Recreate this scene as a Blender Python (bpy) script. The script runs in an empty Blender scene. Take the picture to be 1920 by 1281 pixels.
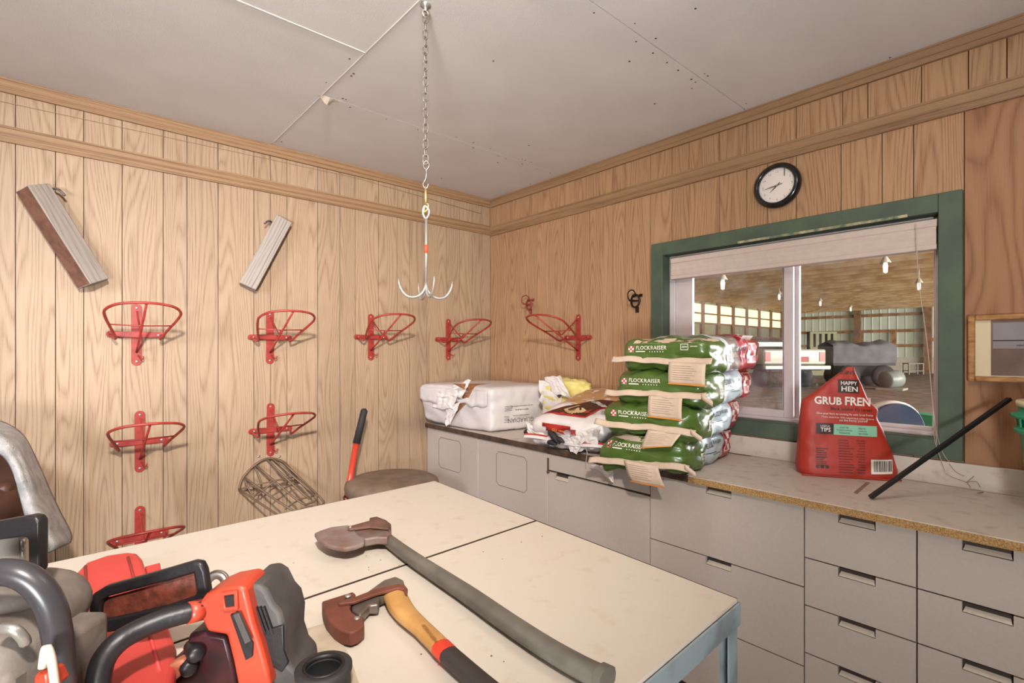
import bpy, bmesh, math, random
from mathutils import Vector, Matrix, noise
from mathutils.bvhtree import BVHTree
random.seed(7)
PI = math.pi
SC = bpy.context.scene
COL = SC.collection

# ------------------------------------------------------------------ camera, light, exposure
F, CX, HY, YAW = 957.0, 960.0, 657.0, math.radians(48.46)
CAM = Vector((-2.512, -3.090, 1.43))
cd = bpy.data.cameras.new('camera'); cam = bpy.data.objects.new('camera', cd); COL.objects.link(cam)
cam.location = CAM; cam.rotation_euler = (PI/2, 0, YAW - PI/2)
cd.sensor_width = 36; cd.lens = F/1920*36; cd.shift_y = (HY-640.5)/1920; cd.clip_start = .02; cd.clip_end = 200
SC.camera = cam
w = bpy.data.worlds.new('world'); SC.world = w; w.use_nodes = True
w.node_tree.nodes['Background'].inputs[0].default_value = (.75, .85, 1, 1)
w.node_tree.nodes['Background'].inputs[1].default_value = 1.0
def area(name, loc, aim, sx, sy, power, col, spread=None):
    l = bpy.data.lights.new(name, 'AREA'); l.shape = 'RECTANGLE'; l.size = sx; l.size_y = sy; l.energy = power; l.color = col
    if spread: l.spread = math.radians(spread)
    o = bpy.data.objects.new(name, l); COL.objects.link(o); o.location = loc
    o.rotation_euler = (Vector(aim)-Vector(loc)).to_track_quat('-Z', 'Y').to_euler(); return o
area('room_lamp', (-2.7, -3.45, 2.45), (-1.5, 0, 1.2), .12, .12, 38, (1, .925, .86), 85)
area('bounce_flash', (-3.7, -4.1, .95), (-1.9, -1.9, 2.6), .5, .5, 62, (.97, .98, 1), 120)
area('room_lamp_far', (-1.1, -2.9, 2.5), (-1.0, -2.4, 0), .5, .5, 9, (1, .86, .70))
area('doorway_daylight', (-4.6, -2.5, 1.9), (-1.9, 0, 1.15), .8, .8, 14, (.80, .84, 1), 60)
area('arena_daylight', (8.0, -9.5, 3.0), (0, -2.1, 1.5), 5, 2.5, 2600, (.84, .88, 1))
area('arena_side_fill', (19, -15, 2.4), (19, 8, 1.2), 26, 3, 9000, (1, .96, .88))  # unseen fill lamp, added to brighten the arena
SC.view_settings.view_transform = 'Standard'; SC.view_settings.look = 'None'
SC.view_settings.exposure = -0.14; SC.view_settings.gamma = 1; SC.view_settings.use_curve_mapping = False

# ------------------------------------------------------------------ helpers
def ray(px, py):
    u = (px-CX)/F
    return Vector((math.cos(YAW)+math.sin(YAW)*u, math.sin(YAW)-math.cos(YAW)*u, (HY-py)/F))
def at(px, py, ax, val):
    d = ray(px, py); return CAM + d*((val-CAM[ax])/d[ax])
def atd(px, py, t): return CAM + ray(px, py)*t
RT = Vector((math.sin(YAW), -math.cos(YAW), 0)); FW = Vector((math.cos(YAW), math.sin(YAW), 0)); UP = Vector((0, 0, 1))

def hexc(h):
    h = h.lstrip('#'); r = []
    for i in (0, 2, 4):
        c = int(h[i:i+2], 16)/255; r.append(c/12.92 if c <= .04045 else ((c+.055)/1.055)**2.4)
    return (*r, 1)
MATS = {}
def mat(name, col, rough=.55, metal=0, var=.12, vscale=8, bump=0, bscale=60, col2=None, spec=.5, emit=0, coat=0, lo=.35, hi=.65, stretch=(1, 1, 1)):
    if name in MATS: return MATS[name]
    m = bpy.data.materials.new(name); m.use_nodes = True; nt = m.node_tree; N = nt.nodes; L = nt.links
    b = N['Principled BSDF']; c = hexc(col)
    tc = N.new('ShaderNodeTexCoord'); mp = N.new('ShaderNodeMapping'); mp.inputs['Scale'].default_value = stretch
    L.new(tc.outputs['Object'], mp.inputs['Vector'])
    nz = N.new('ShaderNodeTexNoise'); nz.inputs['Scale'].default_value = vscale; nz.inputs['Detail'].default_value = 5
    L.new(mp.outputs[0], nz.inputs['Vector'])
    rp = N.new('ShaderNodeValToRGB'); rp.color_ramp.elements[0].position = lo; rp.color_ramp.elements[1].position = hi
    c2 = hexc(col2) if col2 else tuple(x*(1-var) for x in c[:3])+(1,)
    rp.color_ramp.elements[0].color = c2; rp.color_ramp.elements[1].color = c
    L.new(nz.outputs[0], rp.inputs[0]); L.new(rp.outputs[0], b.inputs['Base Color'])
    b.inputs['Roughness'].default_value = rough; b.inputs['Metallic'].default_value = metal
    b.inputs['Specular IOR Level'].default_value = spec; b.inputs['Coat Weight'].default_value = coat
    if emit:
        L.new(rp.outputs[0], b.inputs['Emission Color']); b.inputs['Emission Strength'].default_value = emit
    if bump:
        n2 = N.new('ShaderNodeTexNoise'); n2.inputs['Scale'].default_value = bscale; n2.inputs['Detail'].default_value = 4
        L.new(mp.outputs[0], n2.inputs['Vector'])
        bp = N.new('ShaderNodeBump'); bp.inputs['Strength'].default_value = bump; bp.inputs['Distance'].default_value = .01
        L.new(n2.outputs[0], bp.inputs['Height']); L.new(bp.outputs[0], b.inputs['Normal'])
    MATS[name] = m; return m
def glassmat(name, tint=(1, 1, 1, 1), dirt=.05, ior=1.45):
    m = bpy.data.materials.new(name); m.use_nodes = True; nt = m.node_tree; N = nt.nodes; L = nt.links
    N.remove(N['Principled BSDF']); out = N['Material Output']
    tr = N.new('ShaderNodeBsdfTransparent'); tr.inputs[0].default_value = tint
    gl = N.new('ShaderNodeBsdfGlossy'); gl.inputs['Roughness'].default_value = .02
    fr = N.new('ShaderNodeFresnel'); fr.inputs['IOR'].default_value = ior
    mx = N.new('ShaderNodeMixShader'); L.new(fr.outputs[0], mx.inputs[0]); L.new(tr.outputs[0], mx.inputs[1]); L.new(gl.outputs[0], mx.inputs[2])
    df = N.new('ShaderNodeBsdfDiffuse'); df.inputs[0].default_value = (.8, .8, .8, 1)
    nz = N.new('ShaderNodeTexNoise'); nz.inputs['Scale'].default_value = 9; nz.inputs['Detail'].default_value = 8
    tc = N.new('ShaderNodeTexCoord'); L.new(tc.outputs['Object'], nz.inputs['Vector'])
    rp = N.new('ShaderNodeMapRange'); rp.inputs[1].default_value = .4; rp.inputs[2].default_value = .8; rp.inputs[3].default_value = dirt*.3; rp.inputs[4].default_value = dirt*3
    L.new(nz.outputs[0], rp.inputs[0])
    m2 = N.new('ShaderNodeMixShader'); L.new(rp.outputs[0], m2.inputs[0]); L.new(mx.outputs[0], m2.inputs[1]); L.new(df.outputs[0], m2.inputs[2])
    L.new(m2.outputs[0], out.inputs[0]); return m
def woodmat(name, base, dark, K=40, amp=6.0, sc=(8.0, 8.0, .7), fine=.62, rough=.5, bump=.15, tint=.10):
    m = bpy.data.materials.new(name); m.use_nodes = True; nt = m.node_tree; N = nt.nodes; L = nt.links
    b = N['Principled BSDF']; b.inputs['Roughness'].default_value = rough; b.inputs['Specular IOR Level'].default_value = .35
    tc = N.new('ShaderNodeTexCoord'); oi = N.new('ShaderNodeObjectInfo')
    cx = N.new('ShaderNodeCombineXYZ')
    def ma(op, a, bb=None, c=None):
        n = N.new('ShaderNodeMath'); n.operation = op
        for i, v in enumerate((a, bb, c)):
            if v is None: continue
            if isinstance(v, (int, float)): n.inputs[i].default_value = v
            else: L.new(v, n.inputs[i])
        return n.outputs[0]
    r = oi.outputs['Random']
    for i, k in enumerate((31, 17, 53)): L.new(ma('MULTIPLY', r, k), cx.inputs[i])
    ad = N.new('ShaderNodeVectorMath'); ad.operation = 'ADD'; L.new(tc.outputs['Object'], ad.inputs[0]); L.new(cx.outputs[0], ad.inputs[1])
    mp = N.new('ShaderNodeMapping'); mp.inputs['Scale'].default_value = sc; L.new(ad.outputs[0], mp.inputs[0])
    n1 = N.new('ShaderNodeTexNoise'); n1.inputs['Scale'].default_value = 1; n1.inputs['Detail'].default_value = 1.2; L.new(mp.outputs[0], n1.inputs['Vector'])
    sx = N.new('ShaderNodeSeparateXYZ'); L.new(ad.outputs[0], sx.inputs[0])
    v = ma('ADD', ma('MULTIPLY', sx.outputs[0], K), ma('MULTIPLY', n1.outputs[0], amp*3))
    s = ma('FRACT', ma('MULTIPLY', v, 1.0)); s = ma('POWER', ma('ABSOLUTE', ma('SUBTRACT', ma('MULTIPLY', s, 2), 1)), 2.2)
    mp2 = N.new('ShaderNodeMapping'); mp2.inputs['Scale'].default_value = (330, 330, 9); L.new(ad.outputs[0], mp2.inputs[0])
    n2 = N.new('ShaderNodeTexNoise'); n2.inputs['Scale'].default_value = 1; n2.inputs['Detail'].default_value = 3; L.new(mp2.outputs[0], n2.inputs['Vector'])
    f2 = N.new('ShaderNodeMapRange'); f2.inputs[1].default_value = .35; f2.inputs[2].default_value = .7; L.new(n2.outputs[0], f2.inputs[0])
    fac = ma('MULTIPLY', ma('ADD', ma('MULTIPLY', s, 1-fine), ma('MULTIPLY', ma('MULTIPLY', f2.outputs[0], ma('ADD', s, .5)), fine)), 1.0)
    mx = N.new('ShaderNodeMix'); mx.data_type = 'RGBA'; mx.inputs[6].default_value = hexc(base); mx.inputs[7].default_value = hexc(dark); L.new(fac, mx.inputs[0])
    hs = N.new('ShaderNodeHueSaturation'); L.new(mx.outputs[2], hs.inputs['Color'])
    L.new(ma('ADD', ma('MULTIPLY', r, tint), 1-tint/2), hs.inputs['Value'])
    L.new(hs.outputs[0], b.inputs['Base Color'])
    bp = N.new('ShaderNodeBump'); bp.inputs['Strength'].default_value = bump; bp.inputs['Distance'].default_value = .002; bp.invert = True
    L.new(fac, bp.inputs['Height']); L.new(bp.outputs[0], b.inputs['Normal'])
    MATS[name] = m; return m

class MB:
    def __init__(s): s.v = []; s.f = []; s.sm = []
    def add(s, vs, fs, smooth=False):
        n = len(s.v); s.v += [Vector(a) for a in vs]; s.f += [tuple(n+i for i in f) for f in fs]; s.sm += [smooth]*len(fs); return s
    def box(s, x0, x1, y0, y1, z0, z1, M=None):
        vs = [Vector((x, y, z)) for z in (z0, z1) for y in (y0, y1) for x in (x0, x1)]
        if M: vs = [M @ a for a in vs]
        return s.add(vs, [(0, 2, 3, 1), (4, 5, 7, 6), (0, 1, 5, 4), (1, 3, 7, 5), (3, 2, 6, 7), (2, 0, 4, 6)])
    def bar(s, a, b, w_, d_, up=None):
        a = Vector(a); b = Vector(b); z = (b-a); l = z.length; z.normalize()
        up = Vector(up) if up else (UP if abs(z.z) < .95 else Vector((1, 0, 0)))
        x = up.cross(z).normalized(); y = z.cross(x)
        M = Matrix((x, y, z)).transposed().to_4x4(); M.translation = a
        return s.box(-w_/2, w_/2, -d_/2, d_/2, 0, l, M)
    def tube(s, pts, r, seg=8, closed=False, flat=1.0, smooth=True):
        P = [Vector(p) for p in pts]; n = len(P); R = r if isinstance(r, (list, tuple)) else [r]*n
        vs = []; fs = []; prev = None
        for i in range(n):
            if closed: t = (P[(i+1) % n]-P[i-1])
            else: t = P[min(i+1, n-1)]-P[max(i-1, 0)]
            t.normalize()
            if prev is None:
                nrm = Vector((0, 0, 1)).cross(t)
                if nrm.length < .1: nrm = Vector((1, 0, 0)).cross(t)
            else: nrm = prev - t*prev.dot(t)
            nrm.normalize(); prev = nrm; bn = t.cross(nrm)
            for k in range(seg):
                a = 2*PI*k/seg; vs.append(P[i]+nrm*math.cos(a)*R[i]+bn*math.sin(a)*R[i]*flat)
        for i in range(n if closed else n-1):
            j = (i+1) % n
            for k in range(seg):
                k2 = (k+1) % seg; fs.append((i*seg+k, i*seg+k2, j*seg+k2, j*seg+k))
        s.add(vs, fs, smooth)
        if not closed:
            n0 = len(s.v)-n*seg; s.f += [tuple(n0+k for k in reversed(range(seg))), tuple(n0+(n-1)*seg+k for k in range(seg))]; s.sm += [False, False]
        return s
    def lathe(s, prof, M=None, seg=28, smooth=True, sx=1, sy=1):
        vs = []; fs = []; n = len(prof)
        for (r, z) in prof:
            for k in range(seg):
                a = 2*PI*k/seg; p = Vector((r*math.cos(a)*sx, r*math.sin(a)*sy, z)); vs.append(M @ p if M else p)
        for i in range(n-1):
            for k in range(seg):
                k2 = (k+1) % seg; fs.append((i*seg+k, i*seg+k2, (i+1)*seg+k2, (i+1)*seg+k))
        return s.add(vs, fs, smooth)
    def prism(s, poly, M, h0, h1, smooth=False):
        n = len(poly); vs = [M @ Vector((p[0], p[1], h)) for h in (h0, h1) for p in poly]
        fs = [tuple(reversed(range(n))), tuple(range(n, 2*n))]
        s.add(vs, fs); b = len(s.v)-2*n
        for i in range(n):
            j = (i+1) % n; s.f.append((b+i, b+j, b+n+j, b+n+i)); s.sm.append(smooth)
        return s
    def grid(s, fn, nu, nv, smooth=True, closed_u=False):
        vs = [fn(i/(nu if closed_u else nu-1), j/(nv-1)) for i in range(nu) for j in range(nv)]
        fs = []
        for i in range(nu if closed_u else nu-1):
            i2 = (i+1) % nu
            for j in range(nv-1): fs.append((i*nv+j, i2*nv+j, i2*nv+j+1, i*nv+j+1))
        return s.add(vs, fs, smooth)
    def build(s, name, m, parent=None, origin=None, bevel=0, bseg=2, subsurf=0, solid=0, fix=True, rot=0):
        org = Vector(origin) if origin is not None else (Vector(parent['_base']) if parent is not None and '_base' in parent else Vector((0, 0, 0)))
        me = bpy.data.meshes.new(name)
        R = Matrix.Rotation(-rot, 3, 'Z')
        me.from_pydata([tuple(R @ (a-org)) if rot else tuple(a-org) for a in s.v], [], s.f); me.update()
        me.polygons.foreach_set('use_smooth', s.sm)
        if fix:
            bm = bmesh.new(); bm.from_mesh(me); bmesh.ops.recalc_face_normals(bm, faces=bm.faces); bm.to_mesh(me); bm.free()
        if m: me.materials.append(m)
        o = bpy.data.objects.new(name, me); COL.objects.link(o)
        if parent is not None: o.parent = parent; o.location = org-Vector(parent['_base']) if '_base' in parent else org
        else: o.location = org
        if rot: o.rotation_euler = (0, 0, rot)
        o['_base'] = tuple(org)
        if solid:
            md = o.modifiers.new('s', 'SOLIDIFY'); md.thickness = solid; md.offset = 0
        if bevel:
            md = o.modifiers.new('b', 'BEVEL'); md.width = bevel; md.segments = bseg; md.limit_method = 'ANGLE'; md.angle_limit = .6
            md.harden_normals = False
            me.polygons.foreach_set('use_smooth', [True]*len(me.polygons))
            try: me.set_sharp_from_angle(angle=.7)
            except Exception: pass
        if subsurf:
            md = o.modifiers.new('u', 'SUBSURF'); md.levels = subsurf; md.render_levels = subsurf
        return o
def thing(name, label, cat, loc, group=None):
    o = bpy.data.objects.new(name, None); COL.objects.link(o); o.location = loc; o.empty_display_size = .05
    o['label'] = label; o['category'] = cat; o['_base'] = tuple(loc)
    if group: o['group'] = group
    return o
def tag(o, label, cat, group=None):
    o['label'] = label; o['category'] = cat
    if group: o['group'] = group
    return o
def struct(o): o['kind'] = 'structure'; return o
def copy_tree(o, parent=None):
    c = o.copy(); COL.objects.link(c)
    if parent is not None: c.parent = parent
    for ch in list(o.children): copy_tree(ch, c)
    return c
def frame(o, x, y=None, z=None):
    x = Vector(x).normalized()
    if z is None: y = Vector(y).normalized(); z = x.cross(y).normalized(); y = z.cross(x)
    else: z = Vector(z).normalized(); y = z.cross(x).normalized(); x = y.cross(z)
    M = Matrix((x, y, z)).transposed().to_4x4(); M.translation = Vector(o); return M
def smooth_path(pts, n=6, closed=False):
    P = [Vector(p) for p in pts]; out = []; m = len(P)
    for i in range(m if closed else m-1):
        g = (lambda k: P[k % m]) if closed else (lambda k: P[max(0, min(m-1, k))])
        a, b, c, d = g(i-1), g(i), g(i+1), g(i+2)
        for k in range(n):
            t = k/n; out.append(.5*((2*b)+(c-a)*t+(2*a-5*b+4*c-d)*t*t+(3*b-a-3*c+d)*t**3))
    if not closed: out.append(P[-1])
    return out
_txt = {}
def text_tris(s, bold=0):
    key = (s, bold)
    if key in _txt: return _txt[key]
    cu = bpy.data.curves.new('t', 'FONT'); cu.body = s; cu.size = 1; cu.resolution_u = 2; cu.align_x = 'CENTER'; cu.align_y = 'CENTER'; cu.offset = bold
    o = bpy.data.objects.new('t', cu); COL.objects.link(o)
    dg = bpy.context.evaluated_depsgraph_get(); me = bpy.data.meshes.new_from_object(o.evaluated_get(dg))
    bm = bmesh.new(); bm.from_mesh(me); bmesh.ops.triangulate(bm, faces=bm.faces)
    bmesh.ops.remove_doubles(bm, verts=bm.verts, dist=1e-5)
    V = [(v.co.x, v.co.y) for v in bm.verts]; Fc = [tuple(v.index for v in f.verts) for f in bm.faces]
    bm.free(); bpy.data.objects.remove(o); bpy.data.meshes.remove(me); bpy.data.curves.remove(cu)
    xs = [a[0] for a in V] or [0]; cx = (min(xs)+max(xs))/2; wd = max(xs)-min(xs) or 1
    _txt[key] = ([((x-cx)/wd, y/wd) for x, y in V], Fc); return _txt[key]
def bvh_of(mb_list):
    v = []; f = []
    for mb in mb_list:
        n = len(v); v += [tuple(a) for a in mb.v]; f += [tuple(n+i for i in q) for q in mb.f]
    return BVHTree.FromPolygons(v, f)
class Decal:
    """flat print laid on a surface: shapes in (u, v) of a frame, dropped onto the surface along -z of the frame"""
    def __init__(s, bvh, M, off=.0015): s.b = bvh; s.M = M; s.off = off; s.mb = MB()
    def drop(s, u, v):
        p = s.M @ Vector((u, v, 0)); n = (s.M.to_3x3() @ Vector((0, 0, 1))).normalized()
        if s.b is None: return p+n*s.off
        h = s.b.ray_cast(p+n*.25, -n, .6)
        return (h[0]+n*s.off) if h[0] is not None else p+n*s.off
    def rect(s, u0, u1, v0, v1, nu=4, nv=4, sk=0):
        s.mb.grid(lambda a, b: s.drop(u0+(u1-u0)*a+sk*b, v0+(v1-v0)*b), nu, nv, smooth=True); return s
    def text(s, body, cu, cv, wd, bold=0, rot=0, asp=1):
        V, Fc = text_tris(body, bold); c, sn = math.cos(rot), math.sin(rot)
        s.mb.add([s.drop(cu+(x*c-y*sn*asp)*wd, cv+(x*sn+y*c*asp)*wd) for x, y in V], Fc); return s
    def strokes(s, cu, cv, wd, h, n=9, rot=0, lean=.3, seed=1):
        """a line of print too small to read: a row of short letter-like strokes"""
        rr = random.Random(seed); c, sn = math.cos(rot), math.sin(rot); x = -wd/2
        while x < wd/2:
            l = rr.uniform(.4, .9)*wd/n; hh = h*rr.uniform(.6, 1); q = [(x, -hh/2), (x+l*.55, -hh/2), (x+l*.55+lean*hh, hh/2), (x+lean*hh, hh/2)]
            s.poly([(cu+a*c-b*sn, cv+a*sn+b*c) for a, b in q]); x += l*.55+wd/n*rr.uniform(.25, .5)
        return s
    def poly(s, pts):
        s.mb.add([s.drop(*p) for p in pts], [tuple(range(len(pts)))]); return s
    def build(s, name, m, parent):
        o = s.mb.build(name, m, parent, fix=False)
        if any(q in name for q in ('letter', 'check', 'barcode', 'numeral', 'mark', 'print')) and 'ground' not in name: o['kind'] = 'stuff'
        return o

# ------------------------------------------------------------------ materials
OAK = woodmat('oak_panel', '#ad9479', '#8d7359')
OAKR = woodmat('oak_panel_warm_lit', '#b38f6c', '#8f694a')  # same oak as the left wall, warm light mixed into its colour
OAKD = woodmat('plywood_panel', '#a27756', '#82593c', K=7, amp=4, sc=(4, 4, 1.3), fine=.4)
TRIMW = woodmat('oak_trim', '#9f7f5e', '#7c5e42', K=40, amp=.8, sc=(14, 14, .6), fine=.6)
GREYW = woodmat('weathered_board', '#a39a90', '#8a7f74', K=50, amp=1.5, sc=(14, 14, 2), fine=.7, rough=.85, bump=.5)
GROOVE = mat('groove_dark', '#6a4e38', .8)
CEIL = mat('ceiling_board', '#dcd8d5', .8, var=.08, vscale=3, bump=.12, bscale=220)
CONC = mat('concrete_floor', '#6f675f', .8, var=.3, vscale=3)
PLAIN = mat('back_wall_panel', '#c2a078', .7)
LAM = mat('white_laminate', '#c6bcae', .42, col2='#bdb09d', lo=.25, hi=.42, vscale=22, bump=.03)
LAMC = mat('counter_laminate', '#c9beb3', .5, col2='#b5a899', lo=.3, hi=.45, vscale=22, bump=.04)
PART = mat('particle_board', '#c09a66', .8, col2='#8b6637', vscale=260, bump=.4, bscale=300)
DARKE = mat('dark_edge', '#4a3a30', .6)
CAB = mat('cabinet_paint', '#bcb0a5', .5, var=.05, vscale=120)
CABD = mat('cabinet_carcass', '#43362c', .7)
LIP = mat('handle_lip', '#c2b7a6', .45)
GREEN = mat('green_paint', '#51614e', .6, col2='#445245', vscale=6, bump=.15, bscale=90)
VINYL = mat('white_vinyl', '#cfc6c4', .4, var=.1)
SHADE = mat('shade_fabric', '#c9b9ae', .7, var=.06, vscale=30)
REDM = mat('red_enamel', '#a2362e', .42, col2='#8a2e26', vscale=30)
STEEL = mat('galvanised_steel', '#b9b5ae', .35, metal=.75)
DSTEEL = mat('dull_steel', '#8a8580', .5, metal=.6, col2='#5f554c', vscale=60)
BLACKP = mat('black_plastic', '#1c1b1d', .42, bump=.06, bscale=150)
BLACKR = mat('black_rubber', '#2a2725', .7, bump=.1, bscale=200)
BRASS = mat('brass', '#c0a26a', .35, metal=.8)
TEXTD = mat('print_dark', '#2e2420', .6); TEXTW = mat('print_white', '#ece4da', .5); TEXTR = mat('print_red', '#b3332a', .5)
TEXTG = mat('print_grey', '#7d746c', .6)

# ------------------------------------------------------------------ the room
XN, YN, H = -5.0, -5.0, 2.6
fl = struct(MB().box(XN, 0, YN, 0, -.1, 0).build('floor', CONC))
fl2 = None
# left wall (y = 0 plane)
wl = struct(MB().box(XN-.1, .12, .012, .14, 0, H).build('wall_left', GROOVE))
def plank(parent, c0, c1, z0, z1, side, m, t=.012, gap=.0032):
    """a panel board between two grooves; local x runs along its width"""
    mb = MB(); c0 += gap/2; c1 -= gap/2; cm = (c0+c1)/2; zm = (z0+z1)/2
    if side == 'L':
        mb.box(c0, c1, 0, t, z0, z1); return mb.build('plank', m, parent, origin=(cm, t/2, zm))
    mb.box(0, t, c0, c1, z0, z1); return mb.build('plank', m, parent, origin=(t/2, cm, zm), rot=PI/2)
gl = [29, 104, 157, 229, 306, 350.5, 409, 476, 507, 538, 595.5, 637.5, 666, 709.5, 745, 768, 800, 837.5, 862, 885, 904]
xs = [at(p, 600, 1, 0).x for p in gl]
k = xs[0]; pat = [.13, .10, .165, .105, .08, .14]; i = 0; pre = []
while k > XN: k -= pat[i % 6]; i += 1; pre.append(max(k, XN))
xs = sorted(pre)+xs+[0]
for a, b in zip(xs[:-1], xs[1:]):
    if b-a > .02: plank(wl, a, b, 0, H, 'L', OAK)
# right wall (x = 0 plane) with the window opening
WY0, WY1, WZ0, WZ1 = -2.713, -1.531, 1.09, 1.954
wr = MB(); T0, T1 = .012, .13
wr.box(T0, T1, YN-.1, WY0-.03, 0, H).box(T0, T1, WY1+.03, .012, 0, H).box(T0, T1, WY0-.03, WY1+.03, 0, WZ0-.03).box(T0, T1, WY0-.03, WY1+.03, WZ1+.03, H)
wr = struct(wr.build('wall_right', GROOVE))
gr = [940, 958, 975, 992, 1008, 1030, 1058, 1077.5, 1106, 1125, 1149, 1172, 1219.5, 1260, 1292, 1349, 1400, 1439, 1493]
ys = [0]+[at(p, 600, 0, 0).y for p in gr]
lowy = ys+[at(p, 600, 0, 0).y for p in (1577, 1654, 1713, 1808)]
k = lowy[-1]
lowy += [k-1.22, YN]
upy = ys+[at(p, 600, 0, 0).y for p in (1580, 1627, 1728, 1816, 1888)]
k = upy[-1]; i = 0
while k > YN: k -= pat[i % 6]; i += 1; upy.append(max(k, YN))
ZR = 2.33
for b, a in zip(upy[:-1], upy[1:]):
    if b-a > .02: plank(wr, a, b, ZR, H, 'R', OAKR)
for n, (b, a) in enumerate(zip(lowy[:-1], lowy[1:])):
    m = OAKD if b < -2.7 else OAKR
    y0, y1 = WY0-.03, WY1+.03
    if b-a < .02: continue
    if a >= y1 or b <= y0: plank(wr, a, b, 0, ZR, 'R', m); continue
    if a > y0 and b < y1 or (a < y1 < b) or (a < y0 < b):
        plank(wr, a, b, WZ1+.03, ZR, 'R', m); plank(wr, a, b, 0, WZ0-.03, 'R', m)
        if b > y1+.02: plank(wr, y1, b, WZ0-.03, WZ1+.03, 'R', m)
        if a < y0-.02: plank(wr, a, y0, WZ0-.03, WZ1+.03, 'R', m)
wb = struct(MB().box(XN-.1, XN, YN, 0, 0, H).build('wall_back', PLAIN))
wf = struct(MB().box(XN, 0, YN-.1, YN, 0, H).build('wall_front', PLAIN))
# ceiling boards with their joints
ce = struct(MB().box(XN-.1, .13, YN-.1, .14, H+.012, H+.12).build('ceiling', GROOVE))
def cpan(x0, x1, y0, y1, g=.004): MB().box(x0+g/2, x1-g/2, y0+g/2, y1-g/2, H, H+.011).build('panel', CEIL, ce)
XA = -1.612
for (y0, y1) in ((-.765, 0), (-1.985, -.765), (-3.205, -1.985), (-4.425, -3.205), (YN, -4.425)): cpan(XA, 0, y0, y1)
for (y0, y1) in ((-1.206, 0), (-2.426, -1.206), (-3.646, -2.426), (YN, -3.646)): cpan(-4.05, XA, y0, y1); cpan(XN, -4.05, y0, y1)
JS = mat('joint_strip', '#cdc6bf', .6)
MB().box(XA-.0025, XA+.0025, -1.75, -.05, H-.003, H).build('joint_strip', JS, ce)
MB().box(-3.6, XA-.004, -1.2085, -1.2035, H-.003, H).build('joint_strip', JS, ce)
nh = MB(); random.seed(5)
for q in range(60):
    y_ = -random.random()*3.6; x_ = random.choice((XA+.03, XA-.03, -.03, -.4, -.8, -1.2)) if random.random() < .75 else -random.random()*2.6
    if random.random() < .5: x_, y_ = -random.random()*1.6, random.choice((-.765, -1.985))+random.choice((-.03, .03))
    r_ = random.uniform(.002, .004); nh.box(x_-r_, x_+r_, y_-r_, y_+r_, H-.0012, H)
o = nh.build('nail_heads', mat('nail_dark', '#4a4039', .7), ce); o['kind'] = 'stuff'
tt = MB(); cq = at(616, 184, 2, H)
tt.grid(lambda u, v: cq+Vector(((u-.5)*.10, (v-.5)*.035*(1-abs(u-.5)), -.003-.028*max(0, 1-abs(u-.45)*4)*v)), 9, 5, smooth=False).build('torn_tape', mat('tape_paper', '#cdbfae', .8), ce, solid=.001)
random.seed(7)
# crown and rail
def molding(name, side, z0, z1, t, a0, a1, m=TRIMW):
    prof = [(0, z0), (t*.75, z0), (t, z0+(z1-z0)*.12), (t, z0+(z1-z0)*.3), (t*.78, z0+(z1-z0)*.38), (t, z0+(z1-z0)*.48), (t, z0+(z1-z0)*.8), (t*.7, z0+(z1-z0)*.88), (t*.7, z1), (0, z1)]
    mb = MB(); n = len(prof); vs = []
    for a in (a0, a1):
        for (d, z) in prof: vs.append((a, -d, z) if side == 'L' else (-d, a, z))
    mb.add(vs, [tuple(range(n)), tuple(range(2*n-1, n-1, -1))]+[(i, (i+1) % n, n+(i+1) % n, n+i) for i in range(n)])
    # grain runs along the length: rotate the object so that its local z is the length
    o = mb.build(name, m, None); 
    me = o.data; R = Matrix.Rotation(PI/2, 4, 'Y') if side == 'L' else Matrix.Rotation(-PI/2, 4, 'X')
    me.transform(R.inverted()); o.matrix_world = R; return struct(o)
molding('trim_1', 'L', 2.537, 2.6, .020, XN, 0)
molding('trim_2', 'R', 2.537, 2.6, .020, YN, -.02)
molding('trim_3', 'L', 2.325, 2.395, .016, XN, 0)
molding('trim_4', 'R', 2.315, 2.39, .016, YN, -.016)
MB().box(-.012, 0, -.012, 0, 2.395, 2.537).build('trim_5', TRIMW); struct(bpy.data.objects['trim_5'])
wire = MB().tube([(XN+.5, -.004, 2.50), (-2.69, -.004, at(0, 190, 1, 0).z), (-2.1, -.004, at(315, 258, 1, 0).z), (-1.1, -.004, at(660, 332, 1, 0).z), (-.1, -.004, 2.478)], .0016, 5).build('telephone_wire', mat('wire_tan', '#a88a66', .6))
tag(wire, 'thin tan wire stapled along the left wall just under the crown moulding', 'wire')

# window casing, jamb, sashes
win = thing('window_1', 'green framed sliding window beside the clock, looking into the arena', 'window', (0, (WY0+WY1)/2, WZ0)); del win['label']; del win['category']; win['kind'] = 'structure'
CW = .071
def casing(y0, y1, z0, z1): MB().box(-.022, -.001, y0, y1, z0, z1).build('casing', GREEN, win, bevel=.003)
casing(WY0-CW, WY0, WZ0-CW, WZ1+CW); casing(WY1, WY1+CW, WZ0-CW, WZ1+CW)
casing(WY0, WY1, WZ1, WZ1+CW); casing(WY0, WY1, WZ0-CW, WZ0)
MB().box(-.0235, -.022, -2.62, -1.95, WZ1-.001, WZ1+.010).build('worn_strip', mat('bare_wood', '#b8a888', .7, col2='#41624c', vscale=30), win)
j = MB(); j.box(-.001, .13, WY0-.03, WY0, WZ0-.03, WZ1+.03).box(-.001, .13, WY1, WY1+.03, WZ0-.03, WZ1+.03)
j.box(-.001, .13, WY0, WY1, WZ1, WZ1+.03).box(-.001, .13, WY0, WY1, WZ0-.03, WZ0)
j.build('jamb', GREEN, win)
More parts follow.
